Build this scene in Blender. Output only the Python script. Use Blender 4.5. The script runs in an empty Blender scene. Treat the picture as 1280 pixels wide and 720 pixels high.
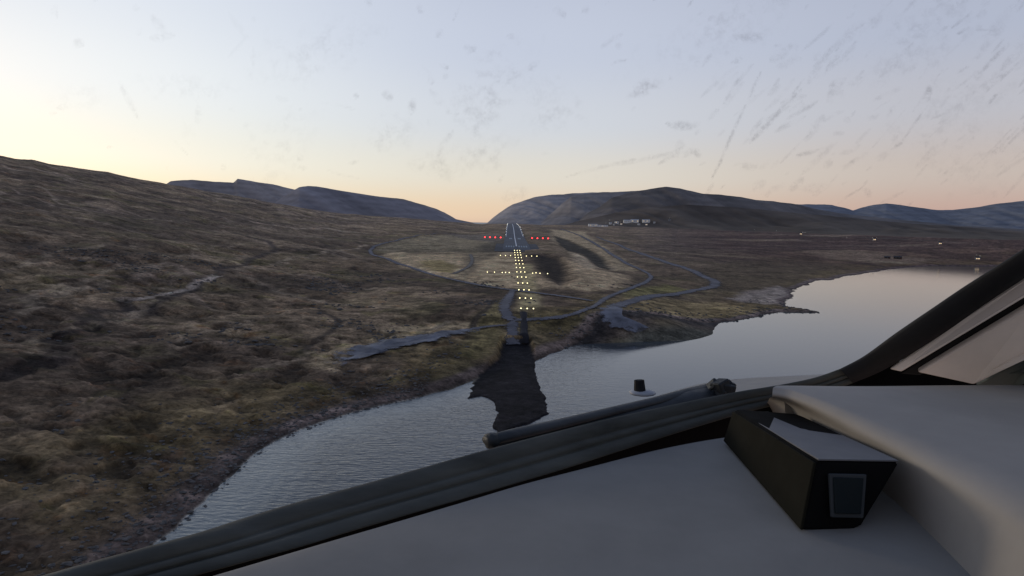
import bpy, bmesh, math, random
import numpy as np
from mathutils import Vector, Matrix
random.seed(7); rng = np.random.RandomState(11)
sc = bpy.context.scene
col = sc.collection
R = math.radians

# ------------------------------------------------------------------ camera
F = 834.0; CX, CY = 640.0, 360.0
EYE = 55.0
PITCH = math.atan(82.0/F); ROLL = R(1.15)
cam = bpy.data.cameras.new('camera'); camo = bpy.data.objects.new('camera', cam); col.objects.link(camo)
cam.sensor_width = 36; cam.lens = 36*F/1280; cam.clip_start = 0.05; cam.clip_end = 120000
M3 = Matrix.Rotation(math.pi/2-PITCH, 3, 'X') @ Matrix.Rotation(ROLL, 3, 'Z')
camo.matrix_world = Matrix.Translation((0,0,EYE)) @ M3.to_4x4()
sc.camera = camo
MA = np.array(M3)

def ray(px, py):                     # world direction with camera depth 1
    return MA @ np.array([(px-CX)/F, (CY-py)/F, -1.0])
def P(px, py, d):                    # surveyed point: sight line of the photograph, d metres deep
    v = ray(px, py)*d
    return (v[0], v[1], EYE+v[2])
def G(px, py, z=0.0):                # the same on a level plane
    v = ray(px, py); t = (z-EYE)/v[2]
    return (v[0]*t, v[1]*t, z)

# ------------------------------------------------------------------ noise
_perm = rng.permutation(256)
_perm = np.concatenate([_perm, _perm, _perm])
_grad = rng.rand(256)
def vnoise(x, y):
    xi = np.floor(x).astype(np.int64); yi = np.floor(y).astype(np.int64)
    xf = x-xi; yf = y-yi
    u = xf*xf*xf*(xf*(xf*6-15)+10); v = yf*yf*yf*(yf*(yf*6-15)+10)
    def g(a, b): return _grad[_perm[(_perm[a & 255] + b) & 255]]
    n00 = g(xi, yi); n10 = g(xi+1, yi); n01 = g(xi, yi+1); n11 = g(xi+1, yi+1)
    return ((n00*(1-u)+n10*u)*(1-v) + (n01*(1-u)+n11*u)*v)*2-1
def fbm(x, y, s, o=4, off=0.0, gain=.5):
    a = 1.0; t = 0.0; n = np.zeros_like(x, dtype=float); f = 1.0/s
    for i in range(o):
        c, sn = math.cos(.7*i), math.sin(.7*i)
        n += a*vnoise((x*c-y*sn)*f+off+i*17.3, (x*sn+y*c)*f-off*1.7+i*9.1); t += a; a *= gain; f *= 2.03
    return n/t
def sm(a, b, x):
    t = np.clip((x-a)/(b-a), 0, 1); return t*t*(3-2*t)
def sdist(x, y, poly, closed=True):  # signed distance, negative inside
    x = np.asarray(x, float); y = np.asarray(y, float)
    n = len(poly); d2 = np.full(x.shape, 1e18); ins = np.zeros(x.shape, bool)
    for i in range(n if closed else n-1):
        ax, ay = poly[i][:2]; bx, by = poly[(i+1) % n][:2]
        ex, ey = bx-ax, by-ay; L = ex*ex+ey*ey+1e-12
        t = np.clip(((x-ax)*ex+(y-ay)*ey)/L, 0, 1)
        d2 = np.minimum(d2, (x-ax-t*ex)**2+(y-ay-t*ey)**2)
        if closed and ay != by:
            c = ((ay > y) != (by > y)) & (x < (bx-ax)*(y-ay)/(by-ay)+ax)
            ins ^= c
    d = np.sqrt(d2)
    return np.where(ins, -d, d) if closed else d

# ------------------------------------------------------------------ shores and terrain height
shore_px = [(90,760),(150,706),(214,664),(250,632),(274,606),(298,586),(322,568),(348,551),(376,538),(404,528),(440,516),(480,506),(505,500),(540,491),(566,487),(592,476),(612,466),
  (672,450),(688,441),(700,438),(716,432),(735,425),(748,418),(765,414),(790,414),(812,412),(832,409),(852,409),(878,406),(905,402),(925,401),(946,396),(962,391),(974,390),
  (1000,391),(1022,391),(1021,389.5),(1004,387),(988,384),(977,381),(984,376),(992,374),(990,369),(991,362),(1004,358),(1018,351),(1040,349),(1058,345),(1080,342),
  (1110,337),(1135,334),(1166,332),(1200,332.5),(1245,332.5),(1290,335),(1360,339)]
shore = [G(*p)[:2] for p in shore_px]
lake = shore + [(1300,820),(1700,400),(1700,-600),(-500,-600),(-420,-260),(-190,-20),(-120,50)]

runway_pts = [(G(659,386.6,13)), (G(643.5,283,48))]
A = np.array(runway_pts[0][:2]); B = np.array(runway_pts[1][:2])
RD = (B-A)/np.linalg.norm(B-A)       # runway direction
RN = np.array([RD[1], -RD[0]])       # to the right
AX0 = A - RD*(A@RD)                  # foot point; s = distance along
def onaxis(s, lat=0.0): return AX0 + RD*s + RN*lat
PROF_S = [0,260,300,323,500,780,860,1000,1134,1300,1575,2000,2400,2900,3300]
PROF_Z = [0,2,7,10.5,14.5,20.2,24.2,26.5,28.4,33.5,42.2,48.0,49.8,48.5,44]
def prof(s): return np.interp(s, PROF_S, PROF_Z)

def elev_curve(lst):
    az = []; el = []
    for px, py in lst:
        v = ray(px, py); az.append(math.atan2(v[0], v[1])); el.append(v[2]/math.hypot(v[0], v[1]))
    return np.array(az), np.array(el)
az1, el1 = elev_curve([(-700,150),(-200,160),(0,195),(20,199),(40,200),(60,205),(85,209),(110,213),(135,216),(160,222),(185,226),(210,231),(245,237),(280,243),(315,249),(350,255),(385,261),(420,266),(460,270),(500,272),
   (540,275.5),(570,278.5),(600,280.3),(660,281),(700,281.5),(800,284),(900,288),(1000,292),(1150,297),(1290,301),(1700,312),(2500,330)])
R1L = np.array([(-1.6,900),(-1.0,1000),(-.62,1350),(-.40,1800),(-.2,2200),(0,2450),(.15,2300),(.4,1900),(.62,1700),(1.2,1500),(1.6,1500)])
def az_noise(az, s): return fbm(az*1000, az*0+3.3, s, 3)

def ground(x, y, dsh=None):
    r = np.hypot(x, y); az = np.arctan2(x, y)
    if dsh is None: dsh = sdist(x, y, lake)
    el = np.interp(az, az1, el1)
    r1 = np.interp(az, R1L[:,0], R1L[:,1])
    z1 = EYE + r1*(el + .0009*fbm(az*1000, az*0, 25, 3))
    d = np.maximum(dsh, 0)
    t = d/(d+np.maximum(r1-r, 0)+1e-6)
    p = np.interp(az, [-.7,-.4,-.25,-.1,.06,.2,.45,.8], [1.0,.95,.85,.62,.56,.72,.95,1.0])
    z = z1*np.power(np.clip(t, 0, 1), p)
    over = np.maximum(r-r1, 0)
    z = z - over*.07 - 12*sm(0, 400, over)*0
    z = z + 1.0*(1-np.exp(-d/3.0))
    # under water
    z = np.where(dsh < 0, np.maximum(dsh*.10, -6.0), z)
    # relief
    land = sm(0, 25, dsh)
    att = np.clip(r/600, .35, 2.2)
    flat = 1.0
    s = (x-AX0[0])*RD[0]+(y-AX0[1])*RD[1]; lat = (x-AX0[0])*RN[0]+(y-AX0[1])*RN[1]
    corr = sm(150, 40, np.abs(lat))*sm(290, 360, s)
    leftness = sm(.1, -.35, az)
    amp = (.35+.65*leftness)
    big = fbm(x, y, 190, 3, 3.1)*5.0*sm(30, 260, dsh)*amp
    mid = fbm(x, y, 46, 3, 8.2)*2.1*amp*sm(8, 80, dsh)
    rid = (np.abs(fbm(x, y, 62, 3, 5.5))*-2+.5)*2.0*leftness*sm(15, 90, dsh)
    sml = fbm(x, y, 9.5, 3, 1.7)*.62
    tiny = fbm(x, y, 2.6, 3, 9.9)*.34*sm(900, 200, r)-.9*sm(.12, .45, fbm(x, y, 9, 4, 41.0))*sm(900, 300, r)*leftness+.5*sm(.2, .5, fbm(x, y, 7, 3, 57.0))*sm(700, 200, r)*leftness
    near_edge = sm(0, 14, dsh)
    rel = (big+mid+rid+sml*near_edge*(.4+.6*amp)+tiny*near_edge)
    z = z + rel*np.where(dsh > 0, 1, 0)*(1-corr*.9)*sm(60, -200, r-r1) 
    # runway embankment
    rz = prof(s)
    w = 42 + 0*s
    platform = sm(w+75, w, np.abs(lat))*sm(295, 345, s)*sm(3600, 3300, s)
    z = z*(1-platform) + (rz-.35+sml*.25)*platform
    return z

def base_of(nodes): pass

# polar grid
NA, NR = 1150, 940
azs = np.linspace(R(-47), R(47), NA)
rs = np.exp(np.linspace(math.log(62), math.log(4200), NR))
AZ, RR = np.meshgrid(azs, rs)
GX = (RR*np.sin(AZ)).ravel(); GY = (RR*np.cos(AZ)).ravel()
# shoreline is wobbled a little so it is ragged
WX = GX + fbm(GX, GY, 14, 3, 2.2)*2.4*np.clip(RR.ravel()/300, .5, 2.0); WY = GY + fbm(GX, GY, 14, 3, 6.2)*2.4*np.clip(RR.ravel()/300, .5, 2.0)
DS = sdist(WX, WY, lake)
GZ = ground(GX, GY, DS)

def zat(x, y):                       # exact height of the terrain mesh
    r = math.hypot(x, y); a = math.atan2(x, y)
    fi = (math.log(r)-math.log(62))/(math.log(4200)-math.log(62))*(NR-1)
    fj = (a-azs[0])/(azs[-1]-azs[0])*(NA-1)
    i = int(min(max(fi, 0), NR-2)); j = int(min(max(fj, 0), NA-2)); u = min(max(fi-i, 0), 1); v = min(max(fj-j, 0), 1)
    Z = GZ.reshape(NR, NA)
    return float((Z[i,j]*(1-v)+Z[i,j+1]*v)*(1-u)+(Z[i+1,j]*(1-v)+Z[i+1,j+1]*v)*u)
def hit(px, py, rmin=62, rmax=4100): # where a sight line meets the ground
    v = ray(px, py); h = math.hypot(v[0], v[1]); a = math.atan2(v[0], v[1])
    fj = (a-azs[0])/(azs[-1]-azs[0])*(NA-1); j = int(min(max(fj, 0), NA-2)); w = min(max(fj-j, 0), 1)
    Z = GZ.reshape(NR, NA); zz = Z[:, j]*(1-w)+Z[:, j+1]*w
    k = np.where((EYE+rs*v[2]/h < zz) & (rs > rmin) & (rs < rmax))[0]
    if len(k) == 0:
        d = zz-(EYE+rs*v[2]/h); d[rs > rmax] = -1e9; r = rs[int(np.argmax(d))]
    elif k[0] == 0: r = rs[0]
    else:
        i = k[0]; d1 = zz[i]-(EYE+rs[i]*v[2]/h); d0 = zz[i-1]-(EYE+rs[i-1]*v[2]/h); r = rs[i-1]+(rs[i]-rs[i-1])*(-d0/(d1-d0+1e-9))
    x, y = r*math.sin(a), r*math.cos(a)
    return (x, y, zat(x, y))
def hits(lst, **k): return [hit(*p, **k) for p in lst]

# ------------------------------------------------------------------ materials
def new_mat(name):
    m = bpy.data.materials.new(name); m.use_nodes = True
    nt = m.node_tree; nt.nodes.clear()
    return m, nt, nt.nodes, nt.links
def N(nt, t, **kw):
    n = nt.nodes.new(t)
    for k, v in kw.items():
        if k in n.inputs: n.inputs[k].default_value = v
        else: setattr(n, k, v)
    return n
def pbr(name, c, rough=.8, metal=0.0, noise=0.25, scale=8.0, bump=.1, spec=.3, coord='Object', emit=None, es=0, stretch=None, bumpdist=.01, coat=0.0):
    m, nt, nd, L = new_mat(name)
    out = N(nt, 'ShaderNodeOutputMaterial'); b = N(nt, 'ShaderNodeBsdfPrincipled')
    b.inputs['Roughness'].default_value = rough; b.inputs['Metallic'].default_value = metal; b.inputs['Specular IOR Level'].default_value = spec
    b.inputs['Coat Weight'].default_value = coat
    tc = N(nt, 'ShaderNodeTexCoord'); mp = N(nt, 'ShaderNodeMapping'); L.new(tc.outputs[coord], mp.inputs[0])
    if stretch: mp.inputs['Scale'].default_value = stretch
    n1 = N(nt, 'ShaderNodeTexNoise', Scale=scale, Detail=6.0, Roughness=.62); L.new(mp.outputs[0], n1.inputs['Vector'])
    n2 = N(nt, 'ShaderNodeTexNoise', Scale=scale*6.3, Detail=3.0); L.new(mp.outputs[0], n2.inputs['Vector'])
    mr = N(nt, 'ShaderNodeMapRange'); L.new(n1.outputs[0], mr.inputs[0])
    mr.inputs[1].default_value = .3; mr.inputs[2].default_value = .7; mr.inputs[3].default_value = 1-noise; mr.inputs[4].default_value = 1+noise
    vm = N(nt, 'ShaderNodeVectorMath', operation='SCALE'); vm.inputs[0].default_value = c[:3]; L.new(mr.outputs[0], vm.inputs['Scale'])
    L.new(vm.outputs[0], b.inputs['Base Color'])
    if bump:
        ad = N(nt, 'ShaderNodeMath', operation='ADD'); L.new(n1.outputs[0], ad.inputs[0]); L.new(n2.outputs[0], ad.inputs[1])
        bp = N(nt, 'ShaderNodeBump', Strength=bump, Distance=bumpdist); L.new(ad.outputs[0], bp.inputs['Height']); L.new(bp.outputs[0], b.inputs['Normal'])
    rr = N(nt, 'ShaderNodeMapRange'); L.new(n2.outputs[0], rr.inputs[0]); rr.inputs[3].default_value = rough*.85; rr.inputs[4].default_value = min(1, rough*1.15); L.new(rr.outputs[0], b.inputs['Roughness'])
    if emit:
        b.inputs['Emission Color'].default_value = (*emit, 1); b.inputs['Emission Strength'].default_value = es
    L.new(b.outputs[0], out.inputs[0])
    return m

def ground_mat(name, far=False):
    m, nt, nd, L = new_mat(name)
    out = N(nt, 'ShaderNodeOutputMaterial'); b = N(nt, 'ShaderNodeBsdfPrincipled', Roughness=.95); b.inputs['Specular IOR Level'].default_value = .12
    at = N(nt, 'ShaderNodeAttribute', attribute_name='Col'); geo = N(nt, 'ShaderNodeNewGeometry')
    cur = at.outputs['Color']
    specs = [(.8, .55, 1.5, 5), (.19, .46, 1.65, 6), (.035, .62, 1.38, 5)] if not far else [(.01, .85, 1.16, 6), (.0023, .9, 1.12, 5)]
    firstn = None
    for sc_, lo, hi, det in specs:
        n = N(nt, 'ShaderNodeTexNoise', Scale=sc_, Detail=float(det), Roughness=.65, Distortion=.4); L.new(geo.outputs['Position'], n.inputs['Vector'])
        if firstn is None: firstn = n
        mr = N(nt, 'ShaderNodeMapRange'); L.new(n.outputs[0], mr.inputs[0])
        mr.inputs[1].default_value = .32; mr.inputs[2].default_value = .68; mr.inputs[3].default_value = lo; mr.inputs[4].default_value = hi
        s = N(nt, 'ShaderNodeVectorMath', operation='SCALE'); L.new(cur, s.inputs[0]); L.new(mr.outputs[0], s.inputs['Scale']); cur = s.outputs[0]
    if not far:
        # hue patches: rust, olive, pale dry grass
        for sc_, c, lo, hi, k in [(.11, (1.4,.92,.6), .57, .72, .5), (.075, (.9,1.05,.6), .55, .7, .5), (.23, (1.75,1.7,1.5), .60, .74, .55), (.31, (.45,.45,.45), .58, .72, .6)]:
            n = N(nt, 'ShaderNodeTexNoise', Scale=sc_, Detail=5.0, Roughness=.6, Distortion=.6)
            mp = N(nt, 'ShaderNodeMapping'); mp.inputs['Location'].default_value = (sc_*991, 37*k, 11); L.new(geo.outputs['Position'], mp.inputs[0]); L.new(mp.outputs[0], n.inputs['Vector'])
            mr = N(nt, 'ShaderNodeMapRange', interpolation_type='SMOOTHSTEP'); L.new(n.outputs[0], mr.inputs[0]); mr.inputs[1].default_value = lo; mr.inputs[2].default_value = hi; mr.inputs[3].default_value = 0; mr.inputs[4].default_value = k
            L2 = N(nt, 'ShaderNodeMath', operation='MULTIPLY'); L.new(mr.outputs[0], L2.inputs[0]); L.new(at.outputs['Alpha'], L2.inputs[1])
            mu = N(nt, 'ShaderNodeVectorMath', operation='MULTIPLY'); L.new(cur, mu.inputs[0]); mu.inputs[1].default_value = c
            mx = N(nt, 'ShaderNodeMix', data_type='VECTOR'); L.new(L2.outputs[0], mx.inputs[0]); L.new(cur, mx.inputs[4]); L.new(mu.outputs[0], mx.inputs[5]); cur = mx.outputs[1]
        bp = N(nt, 'ShaderNodeBump', Strength=.9, Distance=.5); L.new(firstn.outputs[0], bp.inputs['Height']); L.new(bp.outputs[0], b.inputs['Normal'])
    L.new(cur, b.inputs['Base Color']); L.new(b.outputs[0], out.inputs[0])
    return m

# ------------------------------------------------------------------ mesh helpers
def link(name, me, mat=None, parent=None, smooth=True):
    o = bpy.data.objects.new(name, me); col.objects.link(o)
    if mat: me.materials.append(mat)
    if parent: o.parent = parent
    if smooth and len(me.polygons): me.polygons.foreach_set('use_smooth', np.ones(len(me.polygons), bool))
    return o
def grid_mesh(name, V, nr, nc, mat, colr=None, parent=None, flip=False):
    me = bpy.data.meshes.new(name)
    V = np.asarray(V, np.float32).reshape(-1, 3)
    i = np.arange(nr-1)[:, None]*nc + np.arange(nc-1)[None, :]
    q = np.stack([i, i+1, i+nc+1, i+nc], -1).reshape(-1, 4)
    if flip: q = q[:, ::-1]
    n = len(q)
    me.vertices.add(len(V)); me.vertices.foreach_set('co', V.ravel())
    me.loops.add(n*4); me.loops.foreach_set('vertex_index', q.ravel().astype(np.int32))
    me.polygons.add(n); me.polygons.foreach_set('loop_start', (np.arange(n)*4).astype(np.int32))
    me.update(calc_edges=True)
    if colr is not None:
        a = me.color_attributes.new('Col', 'FLOAT_COLOR', 'POINT'); a.data.foreach_set('color', np.asarray(colr, np.float32).ravel())
    return link(name, me, mat, parent)
def tag(o, label=None, cat=None, group=None, kind=None):
    if label: o['label'] = label
    if cat: o['category'] = cat
    if group: o['group'] = group
    if kind: o['kind'] = kind
    return o
def empty(name, loc, rz=0.0):
    o = bpy.data.objects.new(name, None); col.objects.link(o); o.location = loc; o.rotation_euler = (0, 0, rz); o.empty_display_size = .1
    return o
class MB:
    def __init__(s): s.bm = bmesh.new()
    def box(s, c, d, rot=None, taper=1.0):
        r = bmesh.ops.create_cube(s.bm, size=1.0)['verts']
        for v in r:
            t = taper if v.co.z > 0 else 1.0
            v.co = Vector((v.co.x*d[0]*t, v.co.y*d[1]*t, v.co.z*d[2]))
            if rot: v.co = rot @ v.co
            v.co += Vector(c)
        return s
    def cyl(s, a, b, r0, r1=None, n=12):
        a = Vector(a); b = Vector(b); d = b-a
        q = d.to_track_quat('Z', 'Y'); r1 = r0 if r1 is None else r1
        r = bmesh.ops.create_cone(s.bm, cap_ends=True, segments=n, radius1=r0, radius2=r1, depth=d.length)['verts']
        for v in r: v.co = q @ v.co + (a+b)/2
        return s
    def ball(s, c, r, sx=1, sy=1, sz=1):
        vs = bmesh.ops.create_icosphere(s.bm, subdivisions=2, radius=r)['verts']
        for v in vs: v.co = Vector((v.co.x*sx, v.co.y*sy, v.co.z*sz))+Vector(c)
        return s
    def poly(s, pts, thick=None):
        vs = [s.bm.verts.new(p) for p in pts]; s.bm.faces.new(vs); return s
    def hull(s, pts):
        vs = [s.bm.verts.new(p) for p in pts]; bmesh.ops.convex_hull(s.bm, input=vs); return s
    def bevel(s, w, seg=2):
        bmesh.ops.bevel(s.bm, geom=list(s.bm.edges), offset=w, segments=seg, affect='EDGES', profile=.5, clamp_overlap=True); return s
    def build(s, name, mat, parent=None, smooth=False):
        bmesh.ops.recalc_face_normals(s.bm, faces=list(s.bm.faces))
        me = bpy.data.meshes.new(name); s.bm.to_mesh(me); s.bm.free()
        return link(name, me, mat, parent, smooth)

# ------------------------------------------------------------------ terrain colours
def C3(*v): return np.array(v, float)
X, Y, Z = GX, GY, GZ
r_ = np.hypot(X, Y); a_ = np.arctan2(X, Y)
dirt = C3(.050,.041,.032)
colr = np.tile(dirt, (len(X), 1))
def blend(c, m):
    global colr
    m = np.clip(m, 0, 1)[:, None]; colr = colr*(1-m)+np.asarray(c)*m
n1 = fbm(X, Y, 120, 4, 1.1); n2 = fbm(X, Y, 35, 4, 4.4); n3 = fbm(X, Y, 300, 3, 7.7)
blend(C3(.085,.070,.048), sm(.0, .5, n1)*.7)
blend(C3(.036,.030,.024), sm(.05, .4, -n1)*.45)
blend(C3(.060,.058,.030), sm(.1, .5, n2)*.6)
blend(C3(.13,.105,.075), sm(.3, .6, fbm(X, Y, 22, 3, 12.4))*sm(900, 150, r_)*.6)
# contour terraces on the hillsides
ter = np.sin((Z+6*n1)*.55+n2*3)
blend(C3(.030,.026,.024), sm(.3, .9, ter)*.45*sm(20, 60, Z)*sm(.0, -.2, a_))
blend(C3(.095,.080,.062), sm(.5, .95, -ter)*.4*sm(20, 60, Z)*sm(.0, -.2, a_))
# seams: dark peat hags along ridged noise
seam = sm(.10, .0, np.abs(fbm(X, Y, 75, 4, 15.2)))
blend(C3(.020,.017,.016), seam*.55*sm(10, 40, DS)*sm(.1, -.15, a_))
seam2 = sm(.05, .0, np.abs(fbm(X+.6*Y, Y, 160, 4, 31.2)))
blend(C3(.15,.13,.11), seam2*.5*sm(60, 140, DS)*sm(-.1, -.3, a_))
tr1 = sm(.035, .0, np.abs(fbm(X*.7+Y*.5, Y*.8, 210, 4, 61.0)))*sm(.0, .3, fbm(X, Y, 150, 2, 66.0))
blend(C3(.17,.15,.12), tr1*.6*sm(80, 160, DS)); tr2 = sm(.05, .0, np.abs(fbm(X, Y, 130, 4, 71.0)))
blend(C3(.016,.014,.013), tr2*.5*sm(60, 120, DS))
blend(C3(.125,.105,.075), sm(.12, .4, fbm(X, Y, 60, 5, 81.0))*.55*sm(30, 80, DS))
# plain to the right: dark heath with olive and pale strips
right = sm(.12, .25, a_)
blend(C3(.040,.034,.032), right*.75*sm(60, 300, DS))
strip = fbm(X*.25, Y, 70, 4, 22.0)
blend(C3(.080,.070,.050), right*sm(.2, .5, strip)*.6)
blend(C3(.022,.019,.019), right*sm(.2, .5, -strip)*.5)
# grass shoulder near the shores
blend(C3(.066,.056,.030), sm(70, 20, DS)*sm(4, 14, DS)*sm(-.1, .3, n2+.3)*.7)
def area(px, c, k=1.0, soft=12.0, wob=10.0, s=30.0, rmax=4100):
    c = c*(1.4 if c[0] > .06 else 1.0)
    poly = hits(px, rmax=rmax)
    xs = X+fbm(X, Y, s, 3, 2.9)*wob; ys = Y+fbm(X, Y, s, 3, 5.9)*wob
    cx = [p[0] for p in poly]; cy = [p[1] for p in poly]
    sel = (X > min(cx)-80) & (X < max(cx)+80) & (Y > min(cy)-120) & (Y < max(cy)+120)
    m = np.zeros(len(X)); m[sel] = sm(soft, -soft, sdist(xs[sel], ys[sel], poly))
    blend(c, m*k); return m
def line(px, c, w, k=1.0, soft=.5, rmax=4100, wob=0):
    pl = hits(px, rmax=rmax); cx = [p[0] for p in pl]; cy = [p[1] for p in pl]
    sel = (X > min(cx)-60) & (X < max(cx)+60) & (Y > min(cy)-60) & (Y < max(cy)+60)
    xs = X[sel]+fbm(X[sel], Y[sel], 25, 2, 2.9)*wob; ys = Y[sel]+fbm(X[sel], Y[sel], 25, 2, 5.9)*wob
    m = np.zeros(len(X)); m[sel] = sm(w*(1+soft), w*(1-soft), sdist(xs, ys, pl, closed=False))
    blend(c, m*k); return m
# pale grass terraces in front of the runway
area([(470,312),(500,300),(560,293),(628,292),(628,306),(604,312),(560,315),(500,318)], C3(.080,.075,.054), .8)
area([(478,318),(520,316),(560,315),(605,314),(640,315),(655,338),(662,362),(600,357),(560,348),(520,338),(490,328)], C3(.150,.128,.088), .9, 6, 6)
area([(500,312),(560,312),(600,310),(604,315),(560,318),(505,318)], C3(.060,.055,.040), .7, 5, 4)
area([(520,327),(555,325),(572,332),(566,342),(540,338)], C3(.085,.075,.035), .8, 5, 5)
area([(583,312),(628,306),(625,318),(600,328),(590,345),(578,346)], C3(.060,.056,.042), .75, 6, 5)
area([(663,322),(700,322),(740,335),(790,345),(770,362),(730,364),(690,360),(664,362)], C3(.135,.115,.080), .9, 8, 8)
area([(690,287),(730,290),(770,318),(800,335),(760,338),(720,322),(690,300)], C3(.120,.105,.072), .75, 8, 8)
area([(712,312),(745,322),(770,336),(735,336),(718,328)], C3(.15,.132,.10), .8, 6, 4)
# the cut bank drops away from the platform, its rim stays high
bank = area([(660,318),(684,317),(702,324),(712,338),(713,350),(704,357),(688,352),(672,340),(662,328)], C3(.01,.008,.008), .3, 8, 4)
rim = area([(652,313),(690,311),(712,317),(724,332),(726,350),(716,362),(690,360),(666,348),(654,330)], C3(.12,.10,.072), .2, 12, 8)
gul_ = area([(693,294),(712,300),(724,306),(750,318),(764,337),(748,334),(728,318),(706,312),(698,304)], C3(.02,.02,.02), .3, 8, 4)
GZ = GZ+.7*(rim-bank)*sm(.2, .6, rim)-2.2*bank*(1-sm(30, 20, np.abs((GX-AX0[0])*RN[0]+(GY-AX0[1])*RN[1])))-3.5*gul_
# cut bank right of the lights: dark heather, shaded side painted in; gully behind it
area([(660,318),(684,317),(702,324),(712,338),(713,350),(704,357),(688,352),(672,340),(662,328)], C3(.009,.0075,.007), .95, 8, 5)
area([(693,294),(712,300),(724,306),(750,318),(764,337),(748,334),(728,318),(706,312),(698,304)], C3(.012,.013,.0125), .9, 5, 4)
area([(560,292),(628,293),(633,300),(626,304),(590,300)], C3(.045,.045,.046), .7, 10, 6)
area([(598,306),(632,300),(628,314),(604,316)], C3(.030,.030,.026), .7, 8, 5)
# grass under the approach lights; first strip has their yellowish glow painted in
area([(646,330),(664,330),(672,362),(676,385),(650,388),(648,360)], C3(.125,.118,.070), .75, 4, 2)
area([(652,392),(690,392),(740,386),(720,412),(690,430),(662,436)], C3(.055,.050,.026), .6, 5, 5)
area([(600,392),(630,372),(634,400),(628,425),(600,450),(575,440),(590,412)], C3(.062,.058,.028), .6, 5, 4)
# olive banks by the inlet
area([(770,372),(830,372),(900,380),(960,388),(940,395),(860,403),(820,405),(796,392)], C3(.085,.072,.040), .8, 8, 8)
area([(780,360),(830,355),(860,362),(820,368),(780,372)], C3(.070,.070,.030), .8, 6, 6)
area([(850,345),(905,330),(1000,318),(1040,330),(1000,350),(960,372),(900,365)], C3(.042,.036,.026), .8, 12, 10)
area([(1000,314),(1060,312),(1110,316),(1130,321),(1180,325),(1100,330),(1040,324)], C3(.085,.080,.058), .8, 14, 14)
area([(905,372),(945,362),(975,358),(990,365),(990,378),(955,380),(930,378)], C3(.13,.125,.125), .65, 6, 8)
# left shore turf and pale fringe above the pond
area([(380,455),(420,430),(500,408),(590,404),(600,410),(520,420),(440,436),(410,462)], C3(.115,.10,.068), .75, 4, 4)
area([(240,345),(330,340),(430,352),(400,372),(300,378),(230,362)], C3(.030,.026,.021), .4, 25, 20)
area([(20,300),(120,290),(200,310),(120,330),(20,335)], C3(.040,.033,.028), .5, 40, 30)
area([(0,270),(150,265),(350,275),(470,292),(350,300),(150,290),(0,300)], C3(.060,.052,.042), .4, 60, 40)
# faint tracks and burns across the left hillside
line([(560,402),(540,412),(520,418)], C3(.10,.09,.07), 1.5)
line([(0,470),(40,450),(90,420),(130,398),(170,388),(190,386)], C3(.018,.016,.016), 4.5, .85, .6, wob=8)
line([(157,378),(166,386),(180,387),(215,374),(240,362),(276,340),(300,332),(322,322),(345,312),(335,302),(312,296),(292,292)], C3(.022,.020,.021), 3.2, .8, .6, wob=5)
line([(160,377),(190,372),(240,357),(270,345)], C3(.17,.16,.15), 2.5, .85, .6, wob=4)
line([(310,335),(360,325),(420,313),(460,306)], C3(.13,.115,.09), 2.2, .8, .6, wob=5)
line([(400,284),(440,290),(500,292)], C3(.14,.13,.115), 5, .7, .6)
line([(318,278),(360,284),(400,286)], C3(.14,.12,.10), 6, .7, .6)
line([(0,392),(60,372),(130,352)], C3(.12,.11,.09), 3, .4, .6, wob=12)
line([(370,440),(400,425),(430,408),(420,395),(405,388)], C3(.020,.018,.017), 1.8, .8, .6, wob=5)
line([(590,410),(596,400),(606,390),(616,376)], C3(.020,.018,.017), 1.6, .8, .5, wob=2)
for ln_ in [[(60,368),(100,352),(150,338),(200,322),(250,312),(300,304)],[(130,402),(160,392),(205,376)],[(20,440),(70,415),(120,405)],[(350,331),(390,322),(440,311)],[(0,330),(50,318),(110,310),(180,306)],[(300,470),(350,452),(380,440)],[(200,440),(260,415),(330,400),(380,392)],[(440,362),(470,360),(495,361)],[(30,260),(90,268),(160,272),(230,276)]]:
    line(ln_, C3(.13,.115,.09), 2.0, .5, .6, wob=9)
for yy, x0, x1 in [(288,880,1190),(293,900,1270),(300,960,1230),(306,930,1260),(309,870,1130)]:
    line([(x0+(x1-x0)*k/6, yy+(x0+(x1-x0)*k/6-900)*.012+random.uniform(-.8,.8)) for k in range(7)], C3(.085,.075,.065), 7, .55, .6, wob=8)
# shores: pale stones above the water line, dark wet rim at it, pale shallows below
blend(C3(.080,.070,.070), sm(7, 4, DS)*sm(-.3, 1.0, DS)*(.75+.2*sm(-.2, .3, n2)))
blend(C3(.028,.026,.027), sm(2.2, .3, np.abs(DS-.3))*.65)
shallow = sm(-24, -1, DS)*sm(.5, -.5, DS)
blend(C3(.20,.22,.22)*np.clip(1+1.1*fbm(X, Y, 4.5, 3, 19.0), .3, 2)[:, None], shallow*sm(.05, -.3, a_)); blend(C3(.022,.022,.024), shallow*sm(-.05, .1, a_))
blend(C3(.045,.050,.045), sm(-10, -25, DS))
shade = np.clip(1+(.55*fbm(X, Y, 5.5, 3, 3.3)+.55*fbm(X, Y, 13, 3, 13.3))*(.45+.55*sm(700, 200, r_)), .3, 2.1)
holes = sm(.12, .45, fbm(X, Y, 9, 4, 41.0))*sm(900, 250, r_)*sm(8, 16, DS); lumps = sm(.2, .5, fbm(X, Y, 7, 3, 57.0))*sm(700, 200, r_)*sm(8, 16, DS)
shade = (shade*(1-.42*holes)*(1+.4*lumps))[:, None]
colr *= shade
colr = colr*(1+.35*sm(400, 1800, r_))[:, None]+(np.array([.010,.0095,.011])*sm(300, 2200, r_)[:, None])  # distance haze painted in: far ground made paler
plain = sm(.20, .32, a_)*sm(750, 1050, Y)*(1-.75*sm(.1, .4, strip))
colr = colr*(1-plain[:, None]*np.array([.38, .46, .42]))
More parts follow.
